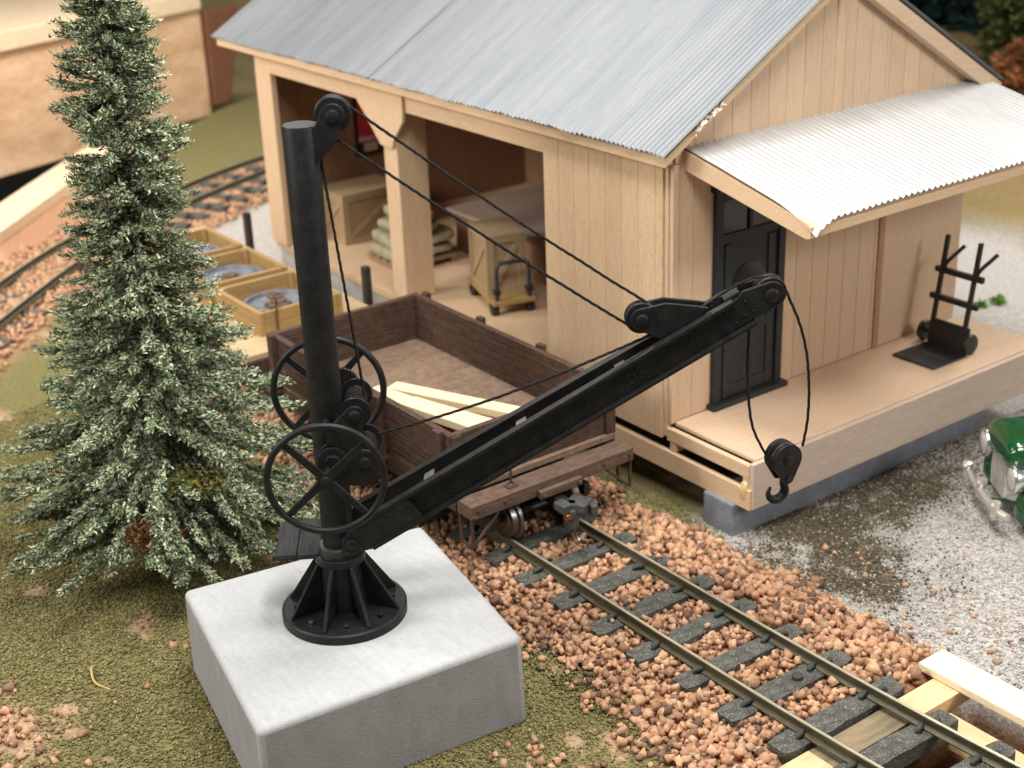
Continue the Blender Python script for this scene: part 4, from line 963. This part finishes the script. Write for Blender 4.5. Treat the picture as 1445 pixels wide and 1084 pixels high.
# hand truck on the deck
ht = thing('hand_truck', (.20, 6.1, .752), 'black two wheeled hand truck with toe plate standing on the loading deck', 'hand truck', rz=rad(0))
HTB = mat('dark_brown_iron', (.016, .012, .01), (.028, .02, .016), scale=20, rough=.6)
B().box(-.20, .40, -.60, .0, .004, .028).build('toe_plate', BLACKPL, ht, local=True, bevel=.004)
B().obox((.10, .03, .17), (.56, .03, .34), Matrix.Rotation(-.12, 3, 'X')).build('back_plate', BLACKPL, ht, local=True, bevel=.004)
for x in (-.20, .26):
    p0 = Vector((x + .02, .06, .08)); p1 = Vector((x + .04, .22, 1.33))
    r = B(); r.bar(p0, p1, .045, .055, (0, 1, 0)); rr = r.build('rail', HTB, ht, local=True, bevel=.006)
    m0 = p0.lerp(p1, .62); B().tube(catmull([m0, m0 + Vector((.03, .05, .14)), m0 + Vector((.1, .14, .26)), m0 + Vector((.15, .2, .34))], 5), .024, 8).build('handle', HTB, rr, local=True, smooth=True)
for t in (.40, .66):
    B().bar(Vector((-.29, .06, .08)).lerp(Vector((-.25, .24, 1.33)), t), Vector((.38, .06, .08)).lerp(Vector((.42, .24, 1.33)), t), .06, .07).build('cross_bar', HTB, ht, local=True, bevel=.006)
for x in (-.30, .36):
    B().lathe((x - .035, .10, .125), (x + .035, .10, .125), [(0, 0), (0, .06), (.1, .115), (.3, .125), (.7, .125), (.9, .115), (1, .06), (1, 0)], 28).build('wheel', BLACKPL, ht, local=True, smooth=40)
B().cyl((-.3, .10, .125), (.36, .10, .125), .02, n=10).build('axle', BLACKPL, ht, local=True)

# ------------------------------------------------------------------ green car (local: x forward, y to its left, z up)
CAZ = rad(234.4)
car = thing('vintage_car', (2.09, 4.515, -.175), 'glossy green vintage car with chrome grille and headlights at the right edge', 'car', rz=CAZ)
def loft(secs, n=28, e=2.6, cap=True):
    """secs: x, half width, z0, z1"""
    b = B(); vs = []; fs = []
    for x, w, z0, z1 in secs:
        for k in range(n):
            t = 2 * pi * k / n; f = lambda v: math.copysign(abs(v) ** (2 / e), v)
            vs.append((x, w * f(cos(t)), (z0 + z1) / 2 + (z1 - z0) / 2 * f(sin(t))))
    for i in range(len(secs) - 1):
        for k in range(n): l = (k + 1) % n; fs.append((i * n + k, i * n + l, (i + 1) * n + l, (i + 1) * n + k))
    if cap: fs += [tuple(range(n - 1, -1, -1)), tuple(range((len(secs) - 1) * n, len(secs) * n))]
    return b.add(vs, fs)
loft([(-.10, .28, .76, .90), (-.115, .37, .70, .98), (-.20, .42, .63, 1.035), (-.5, .46, .44, 1.06), (-.9, .51, .38, 1.07), (-1.3, .56, .32, 1.06), (-1.34, .50, .34, 1.0)]).build('hood', GREENP, car, smooth=50, local=True)
g = loft([(-.185, .14, .32, .68), (-.165, .22, .26, .72), (-.15, .26, .23, .75), (-.24, .32, .22, .78), (-.34, .34, .22, .78)])
gr = g.build('grille', CHROME, car, smooth=50, local=True)
for k in range(7): B().box(-.165, -.135, -.21 + .065 * k, -.18 + .065 * k, .29, .68).build('grille_bar', WHITEM, gr, local=True, bevel=.004)
for s, nm in ((1, 'left'), (-1, 'right')):
    fn = loft([(-.17, .05, .24, .42), (-.22, .15, .16, .52), (-.35, .20, .16, .60), (-.6, .22, .20, .66), (-.9, .21, .24, .62), (-1.15, .17, .22, .46), (-1.3, .10, .20, .34)])
    fn.v = [(x, y + s * .50, z) for x, y, z in fn.v]; fn.build('fender', GREENP, car, smooth=50, local=True)
    hl = B().lathe((-.34, s * .44, .645), (-.105, s * .44, .645), [(0, 0), (.05, .06), (.4, .125), (.8, .15), (.9, .158), (1, .15), (1, .12)], 32).build('headlight', CHROME, car, smooth=40, local=True)
    B().lathe((-.115, s * .44, .645), (-.085, s * .44, .645), [(0, 0), (0, .13), (.4, .118), (.8, .06), (1, 0)], 28).build('lens', mat('lamp_lens', (.55, .53, .48), (.7, .68, .64), scale=9, rough=.12, metal=.4), hl, smooth=True, local=True)
    for x in (-.62, -2.75):
        wl = B().lathe((x, s * .44, .23), (x, s * .62, .23), [(0, 0), (0, .12), (.05, .22), (.25, .235), (.75, .235), (.95, .22), (1, .14), (1, 0)], 32).build('wheel', BLACKPL, car, smooth=40, local=True)
        B().lathe((x, s * .62, .23), (x, s * .64, .23), [(0, .13), (1, .09), (1, 0)], 24).build('hubcap', CHROME, wl, smooth=40, local=True)
    fr = loft([(-2.25, .10, .22, .40), (-2.5, .17, .20, .58), (-2.8, .18, .22, .62), (-3.1, .15, .22, .5), (-3.3, .06, .24, .38)]); fr.v = [(x, y + s * .50, z) for x, y, z in fr.v]; fr.build('fender', GREENP, car, smooth=50, local=True)
    B().box(-2.3, -1.2, s * .56 - .07, s * .56 + .07, .17, .20).build('running_board', BLACKPL, car, local=True)
loft([(-1.25, .50, .24, .90), (-1.45, .58, .22, .96), (-2.3, .60, .22, .98), (-2.9, .52, .24, .94), (-3.25, .36, .28, .76), (-3.32, .2, .36, .6)]).build('body', GREENP, car, smooth=50, local=True)
loft([(-1.42, .46, .90, 1.0), (-1.62, .48, .90, 1.34), (-2.2, .50, .90, 1.40), (-2.6, .44, .90, 1.32), (-2.85, .34, .90, 1.0)]).build('cabin', GREENP, car, smooth=50, local=True)
B().prism([(-.38, 1.0), (.38, 1.0), (.34, 1.28), (-.34, 1.28)], lambda y, z, d: (-1.44 - (z - 1.0) * .55 + d, y, z), 0, .02).build('windshield', GLASSD, car, local=True)
for s in (1, -1): B().prism([(-2.6, 1.0), (-1.66, 1.0), (-1.74, 1.28), (-2.5, 1.28)], lambda x, z, d, s=s: (x, s * (.47 + d), z), 0, .03).build('side_window', GLASSD, car, local=True)
bp = catmull([(-.05, .62, .30), (.0, .5, .30), (.03, .3, .30), (.04, 0, .30), (.03, -.3, .30), (.0, -.5, .30), (-.05, -.62, .30)], 6)
bmp = B().tube(bp, .042, 10).build('bumper', WHITEM, car, smooth=True, local=True)
for y, s in ((.46, 1.15), (0, 1.35), (-.46, 1.15)):
    B().lathe((.03, y, .22), (.03, y, .22 + .17 * s), [(0, 0), (.05, .045), (.25, .05), (.45, .04), (.6, .045), (.8, .065), (.93, .055), (1, 0)], 14).build('overrider', WHITEM, bmp, smooth=True, local=True)
for s in (1, -1): B().bar((-.02, s * .2, .28), (-.5, s * .22, .30), .03, .05).build('bumper_bracket', GREENP, car, local=True)

# ------------------------------------------------------------------ spruce
def spruce(base, H, prof, lean, nb, seed, label, name='spruce_tree', cat='tree', fl=(.05, .10), mats=None, dens=1., group=None, wires=True, low=.06, clump=.022):
    r = random.Random(seed); g = np.random.default_rng(seed)
    t = thing(name, base, label, cat, group)
    bx = Vector(base)
    def ax(z): return Vector((lean[0] * z / H, lean[1] * z / H, z))
    B().tube([ax(H * k / 8) for k in range(9)], [.075 * (1 - k / 8.6) * H / 6 for k in range(9)], 10).build('trunk', TWIG, t, smooth=True, local=True)
    def R(z): return float(np.interp(z, [p[0] for p in prof], [p[1] for p in prof]))
    Vs = []; tw = B()
    for k in range(nb):
        z = H * (k + r.random()) / nb; z = H * (z / H) ** (1.12 if wires is False else 1.22) * (1 - low / H) + low
        L = R(z) * r.uniform(.68, 1.12); th = r.uniform(0, 2 * pi); k0 = min(1, z / H)
        el = -.30 + .38 * k0 + r.gauss(0, .16)
        d = Vector((cos(th), sin(th), 0)); side_ = Vector((-sin(th), cos(th), 0)); p = ax(z) + d * .02; pts = [p.copy()]; ns = max(4, int(L / .07))
        for s in range(ns):
            f = s / ns; e2 = el - .5 * f * (1 - k0) + .55 * f * f
            p = p + (d * cos(e2) + Vector((0, 0, sin(e2))) + side_ * r.gauss(0, .18)) * (L / ns); pts.append(p.copy())
        lz = .03 if low < .1 else .50 + .2 * noise.noise(Vector((cos(th) * 3, sin(th) * 3, k * .1)))
        pts = [Vector((q.x, q.y, max(lz, q.z))) for q in pts]
        if wires: tw.tube(pts, [.009 * (1 - .7 * i / len(pts)) for i in range(len(pts))], 4)
        m_ = int(dens * L * 150) + 8
        for _ in range(m_):
            f = r.random() ** .72 * (len(pts) - 1.001); i = int(f); q = pts[i].lerp(pts[i + 1], f - i); dr_ = (pts[i + 1] - pts[i]).normalized()
            dirv = (dr_ * r.uniform(.5, 1.3) + Vector((r.gauss(0, .48), r.gauss(0, .48), r.gauss(.12, .4)))).normalized()
            sd = dirv.cross(Vector((r.gauss(0, .5), r.gauss(0, .5), 1))).normalized(); ln = r.uniform(*fl) * (1 if f < len(pts) - 2 else .8); w = ln * r.uniform(.13, .24)
            q = q + Vector((r.gauss(0, clump), r.gauss(0, clump), r.gauss(0, clump * .8)))
            nrm = dirv.cross(sd); mid = q + dirv * ln * .5 + nrm * ln * r.uniform(-.1, .22)
            Vs.append((q - sd * w * .45, q + sd * w * .45, mid + sd * w, mid - sd * w)); Vs.append((mid - sd * w, mid + sd * w, q + dirv * ln + sd * w * .25, q + dirv * ln - sd * w * .25))
    A = np.array([[tuple(v) for v in q] for q in Vs], dtype=np.float32)       # pairs share an edge: weld them
    n = len(A) // 2; V = np.zeros((n, 6, 3), np.float32); V[:, :4] = A[0::2]; V[:, 4:] = A[1::2][:, 2:]
    Fq = np.array([(0, 1, 2, 3), (3, 2, 4, 5)])[None] + (np.arange(n) * 6)[:, None, None]
    fast_mesh('crown', V.reshape(-1, 3), Fq.reshape(-1, 4), mats or NEEDLE, t)
    if wires: tw.build('branches', TWIG, t, local=True)
    return t
spruce((-2.50, -2.62, -.02), 6.6, [(0, 1.55), (.9, 1.66), (1.4, 1.54), (1.8, 1.32), (2.2, 1.08), (2.7, .84), (3.1, .66), (3.7, .56), (4.4, .55), (5.0, .48), (5.6, .36), (6.2, .22), (6.6, .05)], (.06, .08), 860, 5, 'tall frosted grey green model spruce standing left of the crane', fl=(.03, .065), dens=2.6, low=.74)

# moss tufts at the foot of the spruce, grass blade
def tuft(name, c, rx, rz, n, m, label, cat):
    V = []; r = random.Random(hash(label) % 1000 if False else len(label))
    for _ in range(n):
        u = Vector((r.gauss(0, 1), r.gauss(0, 1), r.gauss(0, 1))).normalized() * r.random() ** .4
        q = Vector((u.x * rx, u.y * rx, u.z * rz + rz + .6 * rz * noise.noise(Vector((u.x * 3, u.y * 3, rx * 50))))); d = Vector((r.gauss(0, 1), r.gauss(0, 1), r.gauss(0, .7))).normalized(); s = d.orthogonal().normalized(); l = r.uniform(.03, .08); w = l * .22
        V.append((q - s * w, q + s * w, q + d * l + s * w * .6, q + d * l - s * w * .6))
    A = np.array([[tuple(v) for v in q] for q in V]); o = fast_mesh(name, A.reshape(-1, 3), np.arange(len(V) * 4).reshape(-1, 4), m); o.location = c
    return tag(o, label, cat)
tuft('moss_tuft', (-1.66, -3.11, .72), .30, .07, 700, island_mat('dry_brown_moss', [(0, (.10, .045, .015)), (.5, (.30, .15, .055)), (1, (.48, .28, .12))], rough=.95), 'dry brown moss tuft low in the front branches of the spruce', 'moss')
tuft('moss_tuft', (-1.62, -2.62, 1.13), .34, .07, 420, island_mat('yellow_green_moss', [(0, (.10, .10, .02)), (.4, (.34, .28, .06)), (.7, (.16, .24, .05)), (1, (.38, .20, .08))], rough=.95), 'yellow green moss tuft caught in the spruce branches above the brown one', 'moss')
tuft('moss_tuft', (-1.35, -1.75, .02), .24, .09, 420, island_mat('olive_moss', [(0, (.18, .15, .02)), (.5, (.34, .28, .05)), (1, (.42, .34, .08))], rough=.95), 'olive yellow moss tuft on the ground behind the crane mast', 'moss')
gb = B().tube(catmull([(-1.05, -4.05, .01), (-.98, -4.12, .05), (-.75, -4.18, .05), (-.62, -4.10, .01)], 6), .011, 6).build('straw_blade', mat('straw', (.48, .36, .11), (.55, .43, .15), rough=.6), smooth=True)
tag(gb, 'single curved yellow straw lying on the turf near the spruce', 'straw')

# ------------------------------------------------------------------ background
def strip_board(pts, off0, off1, z0, z1, name, m):
    b = B(); vs = []; n = len(pts)
    for i, p in enumerate(pts):
        a = Vector(pts[max(i - 1, 0)]); c = Vector(pts[min(i + 1, n - 1)]); t = (c - a).normalized(); nn = Vector((-t.y, t.x)); p = Vector(p)
        for o_ in (off0, off1):
            for z in (z0, z1): q = p + nn * o_; vs.append((q.x, q.y, z))
    fs = [(0, 1, 3, 2), (4 * n - 4, 4 * n - 2, 4 * n - 1, 4 * n - 3)]
    for i in range(n - 1):
        a, c = i * 4, i * 4 + 4
        fs += [(a, c, c + 1, a + 1), (a + 1, c + 1, c + 3, a + 3), (a + 3, c + 3, c + 2, a + 2), (a + 2, c + 2, c, a)]
    return b.add(vs, fs).build(name, m, bevel=.02)
tag(strip_board(EDGE[:6], -.05, .75, -1.0, .22, 'edge_board', PINEL), 'pale wooden edging board along the left rim of the layout', 'edge board')
ff = thing('bench_fascia', (-21, 3.5, -.3), 'blurred orange tan plywood bench front beyond the left rim of the layout', 'bench')
def vpanel(b, p, q, z0, z1, th):
    p = Vector((*p, 0)); q = Vector((*q, 0)); d = (q - p).normalized(); nn = Vector((-d.y, d.x, 0)) * th
    return b.add([p + Vector((0, 0, z0)), q + Vector((0, 0, z0)), q + nn + Vector((0, 0, z0)), p + nn + Vector((0, 0, z0)), p + Vector((0, 0, z1)), q + Vector((0, 0, z1)), q + nn + Vector((0, 0, z1)), p + nn + Vector((0, 0, z1))],
                 [(3, 2, 1, 0), (4, 5, 6, 7), (0, 1, 5, 4), (1, 2, 6, 5), (2, 3, 7, 6), (3, 0, 4, 7)])
PA, PB = (-17.9, -5.2), (-22.75, 7.6)
vpanel(B(), PA, PB, -.35, 2.20, .25).build('front_panel', PINE, ff, bevel=.02)
vpanel(B(), (PA[0] + .12, PA[1]), (PB[0] + .12, PB[1]), 2.21, 2.62, 5.0).build('top_rail', PINEL, ff, bevel=.03)
B().prism([(0, 2.15), (1.1, 2.15), (.62, .2), (.42, -.1), (.0, -.1)], lambda a, z, d: (PB[0] - .12 - .3 * a + d, PB[1] + .05 + .95 * a, z), 0, .3).build('end_bracket', BROWNW, ff, bevel=.03)
# hill and backdrop shrubs behind
hv = []; hf = []
for i in range(25):
    for j in range(13):
        x = -40 + 2.2 * i; y = 26 + 1.6 * j; hv.append((x, y, .3 + 3.5 * sst(26, 44, y) + .5 * vn(x, y, .2) + 1.2 * sst(-20, -34, x)))
for i in range(24):
    for j in range(12): a = i * 13 + j; hf.append((a, a + 13, a + 14, a + 1))
hl = B().add(hv, hf).build('hill', mat('hill_scrub', (.19, .16, .06), (.33, .24, .12), scale=.8, rough=.95, bump=.5), smooth=True); hl['kind'] = 'structure'
hv = []; hf = []
for i in range(20):
    for j in range(21):
        x = -52 + 1.6 * i; y = 6 + 1.6 * j; hv.append((x, y, -.55 + 4.8 * sst(-25, -40, x) + .5 * vn(x, y, .25) + 1.5 * sst(10, 24, y)))
for i in range(19):
    for j in range(20): a = i * 21 + j; hf.append((a, a + 21, a + 22, a + 1))
h2 = B().add(hv, hf).build('hill', MATS['hill_scrub'], smooth=True); h2['kind'] = 'structure'
DKN = island_mat('dark_foliage', [(0, (.006, .018, .016)), (.6, (.018, .045, .036)), (1, (.05, .09, .075))], rough=.95, spec=.1)
OLN = island_mat('olive_foliage', [(0, (.035, .05, .015)), (.6, (.09, .11, .035)), (1, (.16, .17, .06))], rough=.95, spec=.1)
ORN = island_mat('russet_foliage', [(0, (.20, .07, .03)), (.6, (.36, .14, .06)), (1, (.45, .22, .1))], rough=.95, spec=.1)
fat = [(0, .9), (.6, 1.35), (1.6, 1.3), (2.6, 1.0), (3.6, .6), (4.6, .1)]
for k, (x, y, lb) in enumerate(((-14.9, 26.4, 'second from the roof edge'), (-13.2, 26.2, 'directly behind the olive tree'), (-11.7, 25.6, 'second from the right end of the row'), (-10.2, 25.0, 'at the right end of the row'), (-16.8, 27.4, 'half hidden by the depot roof'))):
    spruce((x, y, .35), 4.9, fat, (0, 0), 130, 40 + k, 'blurred dark blue green conifer behind the depot, ' + lb, name='conifer_tree', fl=(.22, .42), mats=DKN, dens=.32, group='dark conifers behind the depot', wires=False)
spruce((-10.0, 21.6, .3), 2.7, [(0, .5), (.5, .8), (1.4, .78), (2.3, .5), (3, .08)], (0, 0), 110, 60, 'blurred olive green bushy tree in front of the dark conifers', name='bushy_tree', fl=(.14, .26), mats=OLN, dens=.45, wires=False)
spruce((-8.75, 20.3, .3), 1.0, [(0, .6), (.5, .75), (1.1, .1)], (0, 0), 60, 61, 'low russet shrub at the right edge beside the olive tree', name='shrub', cat='shrub', fl=(.12, .22), mats=ORN, dens=.5, wires=False)
for k, (x, y, r_) in enumerate(((-1.72, 10.02, .10), (-1.82, 9.74, .06))):
    tuft('grass_tuft', (x, y, ground_z(x, y)), r_, r_ * .6, 120, island_mat('bright_grass', [(0, (.05, .16, .02)), (1, (.14, .34, .05))], rough=.9), ('larger' if k == 0 else 'smaller') + ' bright green grass tuft on the gravel beyond the hand truck', 'grass tuft')

# ------------------------------------------------------------------ light
W = bpy.data.worlds.new('World'); S.world = W; W.use_nodes = True
W.node_tree.nodes['Background'].inputs['Color'].default_value = (1.0, .965, .92, 1); W.node_tree.nodes['Background'].inputs['Strength'].default_value = .15
def area(name, loc, aim, size, power, col, sy=None):
    l = bpy.data.lights.new(name, 'AREA'); l.energy = power; l.size = size; l.color = col
    if sy: l.shape = 'RECTANGLE'; l.size_y = sy
    o = bpy.data.objects.new(name, l); COL.objects.link(o); o.location = loc
    o.rotation_euler = (Vector(aim) - Vector(loc)).to_track_quat('-Z', 'Y').to_euler(); return o
area('ceiling_and_fill_lamp', (4.5, -3.2, 12.5), (1, 0, 0), 5, 1300, (1, .965, .91), 2.5)
area('ceiling_and_fill_lamp', (.5, 1.5, 13.5), (0, .5, 0), 5, 1400, (1, .965, .91), 2.5)
area('ceiling_and_fill_lamp', (-5, -17, 11), (-3, 1, 1), 6, 2700, (1, .94, .86))
area('ceiling_and_fill_lamp', (-15, 4, 11.5), (-16, 4, 0), 5, 1500, (1, .95, .88), 2.5)  # unseen lamp, added to brighten the ground at left rear
area('ceiling_and_fill_lamp', (-12, -8, 10), (-20, 2, 0), 4, 1600, (1, .94, .86))  # added fill, out of view, to lift the far left bench front
area('ceiling_and_fill_lamp', (-1.5, 15, 11.5), (-3, 14, 0), 5, 1500, (1, .96, .91), 2.5)  # extra unseen light put over the rear yard to brighten the background
area('ceiling_and_fill_lamp', (15, 8, 10), (0, 4, 1), 3.5, 1150, (1, .95, .89))

# ------------------------------------------------------------------ camera
cd = bpy.data.cameras.new('Camera'); cam = bpy.data.objects.new('Camera', cd); COL.objects.link(cam)
f = Vector((-.7449, .5381, -.3944)); rt = Vector((.5976, .801, -.0358)); up = Vector((-.2966, .2624, .9182))
Mx = Matrix((rt, up, -f)).transposed().to_4x4(); Mx.translation = (10.2, -7.43, 7.38); cam.matrix_world = Mx
cd.sensor_width = 36; cd.lens = 2048 / 1445 * 36; cd.clip_end = 300; cd.clip_start = .1
cd.dof.use_dof = True; cd.dof.focus_distance = 12.2; cd.dof.aperture_fstop = .75
S.camera = cam
S.view_settings.view_transform = 'Standard'; S.view_settings.look = 'None'; S.view_settings.exposure = 0; S.view_settings.gamma = 1
S.view_settings.use_curve_mapping = False
S.cycles.max_bounces = 8; S.cycles.diffuse_bounces = 4
